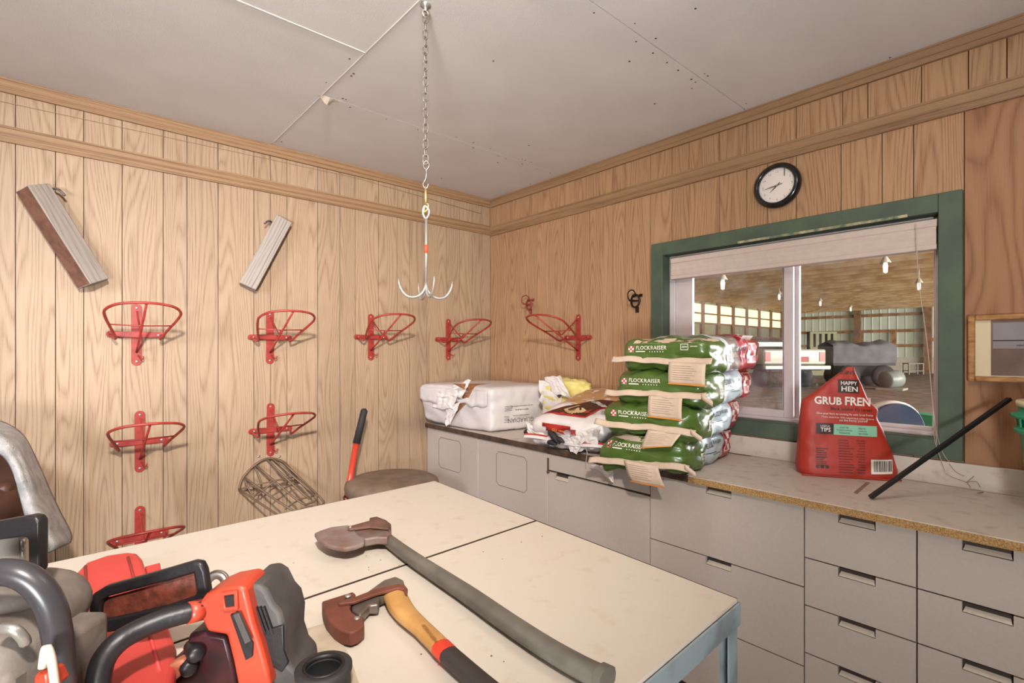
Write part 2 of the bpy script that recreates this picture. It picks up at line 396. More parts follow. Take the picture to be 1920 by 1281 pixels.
def vframe(name, y0, y1, z0, z1, wl_, wr_, wb_, wt, x0, x1, par=None):
    mb = MB(); mb.box(x0, x1, y0, y0+wr_, z0, z1).box(x0, x1, y1-wl_, y1, z0, z1).box(x0, x1, y0+wr_, y1-wl_, z0, z0+wb_).box(x0, x1, y0+wr_, y1-wl_, z1-wt, z1)
    return mb.build(name, VINYL, par or win, bevel=.003)
vframe('outer_frame', WY0, WY1, WZ0, WZ1, .035, .02, .02, .03, .05, .118)
sl = vframe('sliding_sash', -2.175, -1.566, WZ0+.02, WZ1-.03, .10, .042, .035, .04, .055, .080)
fr_ = vframe('fixed_sash', -2.70, -2.115, WZ0+.012, WZ1-.03, .075, .018, .022, .04, .088, .112)
GLS = glassmat('window_glass', (1, 1, 1, 1), .05, 1.5); GLS2 = glassmat('window_glass_clean', (1, 1, 1, 1), .012, 1.35)
MB().box(.066, .069, -2.135, -1.664, WZ0+.05, WZ1-.065).build('pane', GLS, sl)
MB().box(.099, .102, -2.684, -2.187, WZ0+.03, WZ1-.065).build('pane', GLS2, fr_)
MB().box(-.012, .05, WY0, WY1, WZ0-.001, WZ0+.004).build('sill', GREEN, win)
# rolled shade
sh = thing('roller_shade', 'rolled-up off-white pleated shade across the top of the green window', 'window shade', (.03, -2.13, 1.82))
MB().box(.0, .045, -2.708, -1.566, 1.905, 1.935).build('head_rail', SHADE, sh, bevel=.004)
f_ = MB()
for q in range(3):
    z0 = 1.838+.067*q/3
    for (xa, za, xb, zb) in ((.002, z0, -.001, z0+.011), (-.001, z0+.011, .002, z0+.0223)):
        f_.add([(xa, -2.704, za), (xa, -1.57, za), (xb, -1.57, zb), (xb, -2.704, zb)], [(0, 1, 2, 3)])
f_.box(.002, .04, -2.704, -1.57, 1.838, 1.905).build('pleated_fabric', SHADE, sh)
MB().box(-.004, .042, -2.706, -1.568, 1.818, 1.838).build('bottom_rail', SHADE, sh, bevel=.003)
cords = thing('shade_cord', 'thin pull cords hanging down the right side of the green window', 'cord', (-.02, -2.68, .95))
c1 = [at(1718, 420, 0, -.02), at(1722, 520, 0, -.02), at(1738, 640, 0, -.022), at(1749, 760, 0, -.022), at(1757, 835, 0, -.026)]
MB().tube(smooth_path(c1), .0013, 5).build('cord', mat('cord_white', '#cdbfae', .6), cords)
CRD = MATS['cord_white']
MB().tube(smooth_path([c1[3], at(1752, 820, 0, -.026), at(1760, 850, 0, -.03), at(1773, 885, 0, -.03)]), .0011, 5).build('cord', CRD, cords)
MB().tube(smooth_path([c1[3], at(1758, 820, 0, -.026), at(1768, 850, 0, -.03), at(1781, 868, 0, -.03)]), .0011, 5).build('cord', CRD, cords)

# ------------------------------------------------------------------ arena beyond the window
DIRT = mat('arena_dirt', '#8a7767', .95, col2='#5d4c3f', vscale=2.5, bump=.3, bscale=30)
TIMB = mat('arena_timber', '#a97f52', .8, col2='#7c5228', vscale=3)
TIMB2 = mat('arena_post_timber', '#8e6a46', .8, col2='#6b4d33', vscale=3)
METAL_W = mat('arena_steel_sheet', '#d3dccb', .5, var=.12, vscale=1.5)
WH_B = mat('arena_white_board', '#cfcabb', .7)
struct(MB().box(.13, 40, -26, 12, -.12, 0).build('floor_arena', DIRT))
af = struct(MB().box(38.05, 38.2, -26, 11.2, 0, 4.4).build('wall_arena_end', METAL_W))
def ribs(parent, ax, pos, a0, a1, z0, z1, pitch, m, s=1):
    mb = MB(); a = a0
    while a < a1:
        d = s*.03
        pts = [(a, 0), (a+pitch*.78, 0), (a+pitch*.84, d), (a+pitch*.94, d), (a+pitch, 0)]
        for (p, e), (q, g) in zip(pts[:-1], pts[1:]):
            if ax == 'x': mb.add([(pos+e, p, z0), (pos+g, q, z0), (pos+g, q, z1), (pos+e, p, z1)], [(0, 1, 2, 3)])
            else: mb.add([(p, pos+e, z0), (q, pos+g, z0), (q, pos+g, z1), (p, pos+e, z1)], [(0, 1, 2, 3)])
        a += pitch
    o = mb.build('corrugated_sheet', m, parent); o['kind'] = 'stuff'; return o
ribs(af, 'x', 38.0, -25, 11.1, .9, 4.35, .45, METAL_W, -1)
MB().box(37.9, 38.04, -25, 11.1, 0, 1.0).build('base_board', WH_B, af)
for z in (1.65, 2.6, 3.65): MB().box(37.75, 37.95, 3.6, 11.1, z, z+.18).build('girt', TIMB, af)
for px in (1608, 1740, 1490):
    y = at(px, 650, 0, 37.6).y; MB().box(37.45, 37.75, y-.18, y+.18, 0, 4.3).build('post', TIMB2, af)
y0, y1 = at(1671, 650, 0, 37.6).y, at(1618, 650, 0, 37.6).y
MB().box(37.6, 37.75, y0-.25, y0, 1.0, 2.6).box(37.6, 37.75, y1, y1+.25, 1.0, 2.6).box(37.6, 37.75, y0, y1, 1.75, 1.95).build('opening_frame', TIMB, af)
MB().box(37.72, 37.97, -25, 3.3, 2.0, 2.2).build('girt', TIMB, af)
al = struct(MB().box(.13, 38.1, 11.15, 11.3, 0, 4.4).build('wall_arena_side', METAL_W))
ribs(al, 'y', 11.1, .2, 38, 0, 4.35, .45, mat('arena_side_sheet', '#8d8a68', .6), -1)
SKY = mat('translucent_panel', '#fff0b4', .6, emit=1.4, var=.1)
pxs = [1321, 1351.5, 1378.6, 1403, 1426.5, 1447.5, 1468.5]
px_ = [at(p, 600, 1, 10.9).x for p in pxs]; dx = (px_[-1]-px_[0])/6
posts = [px_[0]+dx*(i-12) for i in range(0, 20)]; posts = [p for p in posts if .4 < p < 38]
for p in posts: MB().box(p-.15, p+.15, 10.96, 11.08, 0, 4.3).build('post', TIMB2, al)
for a, b in zip(posts[:-1], posts[1:]):
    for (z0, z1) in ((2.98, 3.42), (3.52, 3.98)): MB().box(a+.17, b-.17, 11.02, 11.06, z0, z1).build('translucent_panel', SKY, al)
MB().box(.3, 38, 10.99, 11.05, 3.42, 3.5).box(.3, 38, 10.99, 11.05, 2.15, 2.3).box(.3, 38, 10.99, 11.05, 2.88, 2.98).build('girt', TIMB2, al)
ac = struct(MB().box(.13, 38.2, -26, 11.3, 4.38, 4.5).build('ceiling_arena', mat('roof_deck', '#cbb088', .85, col2='#ab8a60', vscale=1)))
xj = 1.2
while xj < 38:
    MB().box(xj-.04, xj+.04, -25, 11.05, 4.08, 4.38).build('joist', mat('joist_timber', '#cdb186', .8, col2='#ac875a', vscale=2), ac); xj += 1.0
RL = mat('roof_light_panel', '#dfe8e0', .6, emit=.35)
for (yy, a, b) in ((3.4, 14, 37), (-.4, 4, 15)):
    x = a
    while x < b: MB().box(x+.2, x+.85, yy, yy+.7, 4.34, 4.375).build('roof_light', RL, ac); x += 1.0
struct(MB().box(.13, 38.1, -26.1, -26, 0, 1.2).build('wall_arena_low', WH_B))
# hanging lamps in the arena
for n, (px, py, t) in enumerate(((1660, 495, 12), (1723, 532, 17), (1538, 566, 26), (1595, 577, 30), (1355, 527, 12.5), (1461, 553, 22))):
    p = atd(px, py, t); r = .085
    lp = thing('arena_lamp', ['caged arena lamp hanging nearest, in the right pane above the wagon', 'caged arena lamp hanging at the far right of the right pane', 'small arena lamp hanging left of the wagon in the right pane', 'small arena lamp hanging farthest off above the end wall', 'arena lamp seen through the left pane near the blind', 'arena lamp seen through the left pane beside the middle stile'][n], 'lamp', (p.x, p.y, p.z-.2), 'hanging lamps in the arena')
    M = Matrix.Translation(p)
    MB().lathe([(.0, -.22), (r*.5, -.2), (r*.62, -.05), (r*.4, .05), (r*.4, .1)], M, 12).build('bulb', mat('lamp_glass', '#fff8e8', .4, emit=1.2), lp)
    MB().lathe([(.02, .2), (r*1.4, .03), (r*1.35, .02), (.02, .16)], M, 12).build('lamp_shade', mat('lamp_tin', '#b9b09c', .4), lp)
    MB().tube([(p.x, p.y, p.z+.1), (p.x, p.y, 4.38)], .012, 6).build('stem', mat('lamp_tin', '#b9b09c'), lp)

# ---- things standing in the arena
wg = thing('covered_wagon', 'long dark grey covered wagon bed standing in the arena', 'wagon', tuple(at(1620, 690, 2, .4)))
WT = 20.0
a = atd(1562, 650, WT); b = atd(1681, 648, WT); dr = (b-a); dr.z = 0; L_ = dr.length; dr.normalize(); bk = FW.copy()
M = frame(a*1.0+Vector((0, 0, 0)), dr, bk); M.translation.z = 0
ZT = atd(1600, 645, WT).z; ZB = atd(1600, 681, WT).z
GT = mat('grey_tarp', '#626165', .85, col2='#525155', vscale=3)
mb = MB(); nn = 24
def cover(u, v):
    x = L_*u; top = ZT+.06*math.sin(u*9)+.03*math.sin(u*23)
    pr = [(0, ZB), (-.03, (ZB+ZT)/2), (0, top-.05), (.5, top+.1), (1.0, top-.05), (1.0, ZB)]
    k = v*(len(pr)-1); i0 = min(int(k), len(pr)-2); f = k-i0
    return M @ Vector((x, pr[i0][0]*(1-f)+pr[i0+1][0]*f, pr[i0][1]*(1-f)+pr[i0+1][1]*f))
mb.grid(cover, nn, 16); mb.box(.02, L_-.02, .02, .98, ZB, ZT-.1, M); mb.build('tarp_cover', GT, wg)
mb = MB(); mb.box(.02, L_-.02, .02, .98, ZB-.1, ZB, M).build('wagon_bed', mat('wagon_black', '#2c2a29', .7), wg)
for sx in (.25, .8):
    for sy in (.05, .85):
        Mw = M @ Matrix.Translation((L_*sx, sy, .42)) @ Matrix.Rotation(PI/2, 4, 'X')
        MB().lathe([(0, -.1), (.2, -.1), (.24, -.12), (.42, -.1), (.44, 0), (.42, .1), (.2, .1), (0, .1)], Mw, 20).build('wheel', mat('tyre', '#252322', .8), wg)
MB().box(.3, L_-.3, .45, .55, .40, ZB-.1, M).build('axle_beam', MATS['wagon_black'], wg)
tk = thing('pickup_truck', 'white pickup truck seen from behind at the left of the wagon', 'truck', tuple(at(1500, 700, 2, .3)))
a = atd(1432, 660, 19); b = atd(1549, 660, 19); dr = b-a; dr.z = 0; L_ = dr.length; dr.normalize()
M = frame(a, dr, FW); M.translation.z = 0
WP = mat('white_car_paint', '#b4b3a0', .35, coat=.2)
zt = atd(1500, 655, 19).z; zb = atd(1500, 684, 19).z
MB().box(0, L_, 0, 5, zb, zt, M).build('bed', WP, tk, bevel=.06)
MB().box(.15, L_-.15, 2.2, 4.6, zt, zt+.42, M).build('cab', mat('dark_glass', '#3b4038', .15), tk, bevel=.12)
MB().box(-.05, L_+.05, -.22, -.02, zb-.18, zb-.02, M).build('bumper', mat('chrome', '#c6c2b6', .25, metal=.7), tk, bevel=.03)
for x in (.05, L_-.25): MB().box(x, x+.2, -.02, .02, zb+.12, zt-.1, M).build('tail_light', mat('tail_red', '#a3261c', .3), tk)
MB().box(L_*.52, L_*.72, -.02, .01, zb+.1, zb+.3, M).build('plate', mat('plate_red', '#9c3324', .5), tk)
for x in (.3, L_-.3):
    Mw = M @ Matrix.Translation((x, .9, .38)) @ Matrix.Rotation(PI/2, 4, 'Y')
    MB().lathe([(0, -.14), (.2, -.14), (.36, -.14), (.38, 0), (.36, .14), (0, .14)], Mw, 20).build('wheel', MATS['tyre'], tk)
MB().box(.1, L_-.1, .1, 4.9, zb-.22, zb, M).build('underbody', MATS['wagon_black'], tk)
st = thing('stall_partition', 'row of dark stall openings against the end wall behind the pickup', 'partition', tuple(atd(1540, 690, 29)))
a = atd(1519, 650, 29); b = atd(1569, 650, 29); dr = b-a; dr.z = 0; L_ = dr.length; dr.normalize(); M = frame(a, dr, FW); M.translation.z = 0
z1 = atd(1540, 622, 29).z; z0 = atd(1540, 651, 29).z
STL = mat('stall_board', '#8f8e72', .8)
for i in range(5): MB().box(L_*i/4.6, L_*i/4.6+.18, 0, .1, 0, z1, M).build('stall_post', STL, st)
MB().box(0, L_, .3, .36, 0, z1, M).build('stall_back', mat('stall_dark', '#3a3322', .9), st)
MB().box(0, L_, -.02, .12, z1-.12, z1, M).box(0, L_, -.02, .1, 0, z0, M).build('stall_rail', STL, st)
bn = thing('small_bench', 'small low metal bench by the end wall, right of the wagon', 'bench', tuple(at(1719, 700, 2, 0)))
a = atd(1704, 700, 30); b = atd(1733, 700, 30); dr = b-a; dr.z = 0; L_ = dr.length; dr.normalize(); M = frame(a, dr, FW); M.translation.z = 0
BM_ = mat('bench_grey', '#8d8a80', .5)
MB().box(0, L_, 0, .5, .62, .68, M).build('seat', BM_, bn)
for x in (.04, L_-.04):
    for y in (.04, .46): MB().box(x-.03, x+.03, y-.03, y+.03, 0, .62, M).build('leg', BM_, bn)
MB().box(0, L_, 0, .5, .2, .24, M).build('shelf', BM_, bn)
gd = thing('grey_drum', 'round grey drum lying wrapped beside the wagon wheels', 'drum', tuple(atd(1672, 700, 18.5)))
p = atd(1672, 697, 18.5); Mw = Matrix.Translation((p.x, p.y, .38)) @ Matrix.Rotation(PI/2-.1, 4, 'Y') @ Matrix.Rotation(.5, 4, 'X')
MB().lathe([(0, -.3), (.27, -.3), (.31, -.26), (.31, .26), (.27, .3), (0, .3)], Mw, 22).build('drum_shell', mat('drum_grey', '#7e8784', .4), gd)
MB().box(p.x-.4, p.x+.4, p.y-.4, p.y+.4, .0, .07).build('pallet', mat('pallet_grey', '#98907f', .8), gd)
# padded chair back right outside the window
ch = thing('blue_chair', 'blue padded chair with white rimmed back just outside the window', 'chair', tuple(atd(1690, 790, 3.0)))
T3 = 2.75
zt = atd(1680, 752, T3).z; zb = atd(1680, 802, T3).z
a = atd(1618, 790, T3); b = atd(1737, 790, T3)
dr = (b-a); dr.z = 0; L_ = dr.length; dr.normalize(); M = frame(a, dr, FW); M.translation.z = 0
def half(n=18, g=0):
    return [(L_/2+(L_/2-g)*math.cos(PI*k/n), (zb-.1)+(zt-zb+.1-g)*math.sin(PI*k/n)**.62) for k in range(n+1)]
Mv = M @ Matrix.Rotation(PI/2, 4, 'X')
MB().prism(half(), Mv, -.045, .0).build('backrest', mat('chair_white', '#e9e4d2', .5), ch, bevel=.01)
MB().prism(half(g=.012), Mv, 0, .018).build('back_pad', mat('chair_blue', '#25405f', .8, var=.1), ch, bevel=.005)
MB().box(.02, L_-.02, 0, .4, .44, .50, M).build('seat', MATS['chair_blue'], ch, bevel=.02)
for x in (.04, L_-.04):
    for y in (.04, .36): MB().box(x-.014, x+.014, y-.014, y+.014, 0, .44, M).build('leg', BLACKP, ch)
    MB().box(x-.012, x+.012, .01, .035, .44, zb-.02, M).build('upright', BLACKP, ch)
gt = thing('green_bin', 'bright green bin outside the window beside the blue chair', 'bin', tuple(atd(1745, 790, 2.6)))
a = atd(1741, 797, 3.3); MB().box(0, .14, -.02, .2, -a.z+.001, .06, frame(a, RT, FW)).build('bin_body', mat('bin_green', '#2a9a63', .5), gt, bevel=.008)

# ------------------------------------------------------------------ cabinets and counter
FX = -.575
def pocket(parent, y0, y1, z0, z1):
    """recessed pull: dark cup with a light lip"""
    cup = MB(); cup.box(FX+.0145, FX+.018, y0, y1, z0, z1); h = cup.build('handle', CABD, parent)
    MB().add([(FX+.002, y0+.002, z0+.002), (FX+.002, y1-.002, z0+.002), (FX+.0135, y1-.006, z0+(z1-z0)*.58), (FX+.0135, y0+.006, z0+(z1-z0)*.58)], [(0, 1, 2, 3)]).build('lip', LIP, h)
def front(name, parent, y0, y1, z0, z1, notch=None, th=.018):
    g = .0022; y0 += g; y1 -= g; z0 += g; z1 -= g
    if not notch: return MB().box(FX, FX+th, y0, y1, z0, z1).build(name, CAB, parent, bevel=.0012, bseg=1)
    a, b, hh = notch; M = Matrix(((0, 0, 1, FX), (1, 0, 0, 0), (0, 1, 0, 0), (0, 0, 0, 1)))
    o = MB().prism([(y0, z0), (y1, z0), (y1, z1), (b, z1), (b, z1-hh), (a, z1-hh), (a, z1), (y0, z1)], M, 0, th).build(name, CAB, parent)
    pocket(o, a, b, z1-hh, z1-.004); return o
def carcass(name, label, y0, y1, top=.892, group=None):
    t = thing(name, label, 'cabinet', ((FX)/2, (y0+y1)/2, 0), group)
    MB().box(FX+.020, -.02, y0+.002, y1-.002, .055, top).build('body', CABD, t)
    MB().box(FX+.05, -.02, y0+.004, y1-.004, 0, .055).build('plinth', CABD, t); return t
c1 = carcass('base_cabinet', 'grey-beige cupboard in the corner, under the white shavings bale', -.59, -.004)
d = front('door', c1, -.59, -.004, .06, .893)
def inset(parent, y0, y1, z0, z1):
    t = .0022; mb = MB()
    pts = [(FX-.0005, y, z) for y, z in ((y0+.02, z0), (y1-.02, z0), (y1, z0+.02), (y1, z1-.02), (y1-.02, z1), (y0+.02, z1), (y0, z1-.02), (y0, z0+.02))]
    mb.tube(pts, .0013, 4, closed=True); mb.build('panel_line', CABD, parent)
inset(d, -.405, -.152, .635, .838)
c2 = carcass('base_cabinet', 'grey-beige cupboard with a square outline on its door, second from the corner', -1.189, -.59)
d = front('door', c2, -1.189, -.59, .06, .887); inset(d, -1.028, -.765, .636, .833)
c3 = carcass('base_cabinet', 'grey-beige cupboard below the stacked feed bags, single pull at its left', -1.817, -1.189)
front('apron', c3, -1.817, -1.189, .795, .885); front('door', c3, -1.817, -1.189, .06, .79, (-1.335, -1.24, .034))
for (yy) in (-1.189,):
    hg = MB(); hg.box(FX-.006, FX, yy-.010, yy-.001, .79, .86).lathe([(0, -.004), (.008, -.004), (.008, .004), (0, .004)], Matrix.Translation((FX-.006, yy-.009, .787)), 10); hg.build('hinge', mat('hinge_brown', '#5b4638', .6), c3)
c4 = carcass('lateral_file', 'wide grey-beige three-drawer cabinet between the feed bags and grub bag', -2.436, -1.817)
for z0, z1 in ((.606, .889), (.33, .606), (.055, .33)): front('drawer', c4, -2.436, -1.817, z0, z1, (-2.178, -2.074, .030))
zz = [.889, .711, .546, .381, .216, .055]
c5 = carcass('drawer_pedestal', 'narrow five-drawer grey-beige pedestal directly below the red grub bag', -2.747, -2.436)
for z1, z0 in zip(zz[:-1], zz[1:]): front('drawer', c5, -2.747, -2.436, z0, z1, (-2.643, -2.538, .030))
c6 = carcass('drawer_pedestal', 'narrow five-drawer grey-beige pedestal at the right edge, below the black rod', -3.062, -2.747)
for z1, z0 in zip(zz[:-1], zz[1:]): front('drawer', c6, -3.062, -2.747, z0, z1, (-2.956, -2.85, .030))
c7 = carcass('lateral_file', 'grey-beige cabinet beyond the right edge of the photo, under the green tub', -3.68, -3.062)
for z0, z1 in ((.606, .889), (.33, .606), (.055, .33)): front('drawer', c7, -3.68, -3.062, z0, z1, (-3.42, -3.32, .030))
w1 = thing('left_worktop', 'beige worktop with dark metal edge in the corner, under bale and sacks', 'worktop', (-.3, -1.0, .893))
MB().box(-.582, -.0, -2.01, -.001, .893, .917).build('top', LAMC, w1)
MB().box(-.592, -.582, -2.01, -.001, .890, .919).build('edge_strip', mat('brown_edge', '#5a483b', .5, col2='#3b2e26', vscale=25), w1, bevel=.002)
w2 = thing('right_worktop', 'pale speckled particle-board worktop below the window with a bare front edge', 'worktop', (-.3, -2.9, .889))
MB().box(-.600, -.0, -3.9, -2.012, .9175, .9205).build('laminate_skin', LAMC, w2)
MB().box(-.601, -.0, -3.9, -2.011, .893, .9175).build('board_core', PART, w2)
struct(MB().box(-.018, -.0, -3.9, -1.45, .921, 1.012).build('backsplash_right', LAMC, None, bevel=.002))  # backsplash board standing on the worktops along the right wall

stn = MB()
# a brown scuff on the counter
pq = [at(*p, 2, .9209) for p in ((1600, 924), (1607, 927), (1632, 905), (1624, 904))]; stn.add(pq, [(0, 1, 2, 3)]); stn.build('scuff_mark', mat('scuff_brown', '#96755f', .6), w2)

# ------------------------------------------------------------------ red saddle racks
def screw(p, n, parent, r=.006):
    M = frame(p, Vector(n).orthogonal(), z=n); MB().lathe([(r, 0), (r, .0015), (r*.6, .003), (0, .003)], M, 10).build('screw', STEEL, parent)
def make_rack():
    t = thing('saddle_rack', '', 'saddle rack', (0, 0, 0), 'red wall saddle racks')
    def strap(w_, h, ax):
        n = 8; pts = []
        for k in range(n+1): a = PI*k/n; pts.append((w_/2*math.cos(a), h/2-w_/2+w_/2*math.sin(a)))
        for k in range(n+1): a = PI+PI*k/n; pts.append((w_/2*math.cos(a), -h/2+w_/2+w_/2*math.sin(a)))
        if ax: pts = [(-b, a) for a, b in pts]
        return pts
    M = Matrix(((1, 0, 0, 0), (0, 0, -1, 0), (0, 1, 0, 0), (0, 0, 0, 1)))
    MB().prism(strap(.042, .302, 0), M, .001, .006).build('wall_plate', REDM, t, bevel=.001)
    MB().prism(strap(.030, .235, 1), M, .006, .011).build('cross_bar', REDM, t, bevel=.001)
    hp = [(-.100, -.008, 0), (-.098, -.035, -.008), (-.088, -.075, -.022), (-.090, -.11, -.012), (-.108, -.165, .022), (-.132, -.25, .066), (-.138, -.31, .096), (-.105, -.365, .118), (-.05, -.39, .127), (0, -.396, .129)]
    hp = hp+[(-x, y, z) for x, y, z in reversed(hp[:-1])]
    MB().tube(smooth_path(hp, 4), .0062, 8).build('hoop', REDM, t)
    MB().tube([(0, -.008, -.085), (0, -.05, -.062), (0, -.39, .125)], .0052, 8).build('brace', REDM, t)
    MB().tube([(-.118, -.20, .040), (0, -.20, .036), (.118, -.20, .040)], .0036, 6).build('tie_rod', REDM, t)
    MB().tube(smooth_path([(0, -.006, .112), (0, -.03, .110), (.0, -.06, .085), (.0, -.15, .022), (.0, -.172, .018), (0, -.19, .032)], 4), .0042, 6).build('upper_rod', REDM, t)
    MB().tube(smooth_path([(.004, -.006, -.1), (.012, -.03, -.112), (.02, -.045, -.12), (.024, -.05, -.105)], 4), .003, 6).build('hook', REDM, t)
    for p in ((0, -.006, .131), (0, -.006, -.131), (.088, -.011, 0), (-.088, -.011, 0)): screw(p, (0, -1, 0), t)
    return t
rk = make_rack()
racks = [((-2.231, 0, 1.506), 0, 'x'),
         ((-1.617, 0, 1.503), 0, 'red saddle rack, second in the upper row, below the right-hand board'),
         ((-1.001, 0, 1.515), 0, 'red saddle rack, third in the upper row, left of the hanging grapple'),
         ((-.397, 0, 1.508), 0, 'red saddle rack in the upper row, last before the room corner'),
         ((0, -.905, 1.512), -PI/2, 'red saddle rack on the window wall above the cream sacks, pointing left'),
         ((-2.218, 0, .982), 0, 'red saddle rack of the second row, at the left, seen edge-on'),
         ((-1.614, 0, .978), 0, 'red saddle rack of the second row, above the dark wire basket'),
         ((-2.218, 0, .515), 0, 'lowest red saddle rack, half hidden behind the table edge')]
racks[0] = (racks[0][0], 0, 'red saddle rack at the upper left, first in the upper row')
for i, (p, r, lab) in enumerate(racks):
    o = rk if i == 0 else copy_tree(rk)
    o.location = p; o.rotation_euler = (0, 0, r); o['label'] = lab
# ---- bridle brackets
def bridle(loc, rz, m, lab):
    t = thing('bridle_bracket', lab, 'bridle bracket', (0, 0, 0))
    MB().tube([( .034*math.cos(a), -.012-.018*abs(math.cos(a*.5)), .036*math.sin(a)) for a in [2*PI*k/24 for k in range(24)]], .0058, 7, closed=True).build('ring', m, t)
    MB().bar((0, -.012, 0), (0, -.075, 0), .018, .008).bar((-.034, -.022, 0), (.034, -.022, 0), .007, .009).build('arm', m, t)
    MB().tube(smooth_path([(0, -.075, -.004), (0, -.095, .02), (0, -.085, .05), (0, -.045, .06), (0, -.016, .036)], 4), .0036, 6).build('hoop', m, t)
    MB().box(-.010, .010, -.008, -.001, -.066, -.034).lathe([(.0, -.008), (.010, -.008), (.010, -.001), (0, -.001)], Matrix.Translation((0, 0, -.066)) @ Matrix.Rotation(PI/2, 4, 'X') @ Matrix.Translation((0, 0, .0)), 12).build('lug', m, t)
    MB().box(.016, .034, -.008, -.001, .024, .040).box(-.034, -.016, -.008, -.001, .024, .040).box(-.03, .03, -.014, -.001, .028, .036).build('lug', m, t)
    t.location = loc; t.rotation_euler = (0, 0, rz); return t
bridle((0, -.462, 1.755), -PI/2, mat('red_iron', '#8c3a2e', .6), 'small red iron bridle bracket on the window wall near the corner')
bridle((0, -1.355, 1.715), -PI/2, mat('black_iron', '#241d19', .5, metal=.3), 'small black iron bridle bracket left of the green window')

# ---- weathered boards on their hooks
def board(lab, p0, p1, w_, t_, tw, hook):
    a, b = Vector(p0), Vector(p1); z = (b-a); L_ = z.length; z.normalize()
    y = Vector((0, -1, 0)); x = y.cross(z).normalized(); y = z.cross(x)
    R = Matrix((x, y, z)).transposed().to_4x4() @ Matrix.Rotation(tw, 4, 'Z')
    M = R.copy(); M.translation = (a+b)/2
    t = tag(MB().box(-w_/2, w_/2, -t_/2, t_/2, -L_/2, L_/2).build('weathered_board', GREYW, None, bevel=.004), lab, 'board')
    t.matrix_world = M; t['_base'] = (0, 0, 0)
    if tw < 0: MB().box(-w_/2-.0008, -w_/2, -t_/2+.004, t_/2-.004, -L_/2+.004, L_/2-.004).build('shaded_side', mat('shaded_brown_wood', '#75503c', .9, col2='#5f3f2e', vscale=30, bump=.3), t)  # thin plate, brown colour gives the lower-left side its warm shade
    else: MB().box(w_*.22, w_*.22+.0016, t_/2+0, t_/2+.0006, -L_/2+.002, L_/2-.002).build('crack', DARKE, t)
    h = thing('wall_hook', hook[3], 'hook', tuple(Vector(hook[0])))
    MB().tube(smooth_path(hook[1], 4), .0052, 7).build('hook_wire', DSTEEL, h)
    return t
board('long grey weathered board hung slanting at the upper left of the wall', (-2.600, -.062, 2.135), (-2.395, -.062, 1.735), .092, .085, math.radians(-33),
      ((-2.52, 0, 2.14), [(-2.56, -.0, 2.14), (-2.535, -.05, 2.145), (-2.515, -.075, 2.140), (-2.495, -.085, 2.115)], 0, 'bent steel hook beside the top of the long left board'))
board('short grey split board hung slanting between the first two saddle racks', (-1.555, -.045, 2.175), (-1.745, -.045, 1.775), .088, .055, math.radians(12),
      ((-1.65, 0, 2.13), [(-1.60, -.0, 2.15), (-1.625, -.04, 2.155), (-1.645, -.06, 2.15), (-1.665, -.07, 2.13)], 0, 'small bent steel hook beside the top of the short board'))

# ---- dark wire basket under the second rack
wb_ = thing('wire_basket', 'dark wire hay basket folded down below a red saddle rack', 'basket', (-1.6, 0, .7))
DW = mat('dark_wire', '#75614c', .5, metal=.3)
def A(px, py, y): return at(px, py, 1, y)
arc = [A(448, 918, -.04), A(455, 897, -.03), A(478, 872, -.02), A(503, 860, -.015), A(530, 866, -.02), A(548, 885, -.03), A(556, 905, -.04)]
MB().tube(smooth_path(arc, 5), .0066, 6).build('back_arc', DW, wb_)
rails = [([A(448, 918, -.04), A(530, 972, -.30), A(556, 990, -.32), A(572, 985, -.30)]), ([A(457, 895, -.03), A(545, 955, -.25), A(590, 962, -.28)]),
         ([A(479, 872, -.02), A(560, 940, -.22), A(580, 944, -.23), A(594, 936, -.22), A(592, 926, -.2)]), ([A(500, 861, -.02), A(572, 930, -.2), A(584, 931, -.2)]), ([A(512, 861, -.02), A(590, 928, -.19)]), ([A(530, 866, -.02), A(602, 935, -.17), A(604, 946, -.17)])]
for r_ in rails: MB().tube(smooth_path(r_, 4), .0056, 6).build('wire', DW, wb_)
for r_ in ([A(448, 918, -.04), A(500, 905, -.1), A(560, 893, -.06)], [A(457, 895, -.03), A(478, 930, -.1), A(520, 900, -.12), A(560, 905, -.1)], [A(478, 876, -.03), A(490, 910, -.07), A(474, 935, -.12)], [A(510, 930, -.16), A(540, 912, -.13), A(566, 905, -.1)], [A(535, 955, -.22), A(560, 938, -.2), A(590, 930, -.2)]):
    MB().tube(smooth_path(r_, 4), .0044, 6).build('cross_wire', DW, wb_)
for px in (485, 503, 524): screw(A(px, 856 if px != 503 else 852, -.001), (0, -1, 0), wb_, .007)

# ---- ceiling chain and grapple
gp = thing('hanging_grapple', 'four-pronged steel grapple hook on a long chain from the ceiling', 'hook', (-1.587, -1.605, 2.6))
gx, gy = -1.587, -1.605
MB().lathe([(.018, 2.6), (.018, 2.594), (.006, 2.590), (.005, 2.575)], Matrix.Translation((gx, gy, 0)), 14).tube([(gx+.011*math.cos(a), gy, 2.568+.012*math.sin(a)) for a in [2*PI*k/14 for k in range(14)]], .0028, 6, closed=True).build('ceiling_eye', STEEL, gp)
def link_pts(z, hl, hw, ang):
    pts = []
    for k in range(16):
        a = 2*PI*k/16; x = hw*math.cos(a); zz_ = (hl-hw)*(1 if math.sin(a) >= 0 else -1)+hw*math.sin(a)
        pts.append((gx+x*math.cos(ang), gy+x*math.sin(ang), z+zz_))
    return pts
lm = MB(); z = 0; nl = 19; ztop, zbot = 2.565, 2.062; pitch = (ztop-zbot)/nl
lk = MB().tube([(p[0]-gx, p[1]-gy, p[2]) for p in link_pts(0, pitch*.5+.0035, .0085, 0)], .0021, 6, closed=True)
lme = None
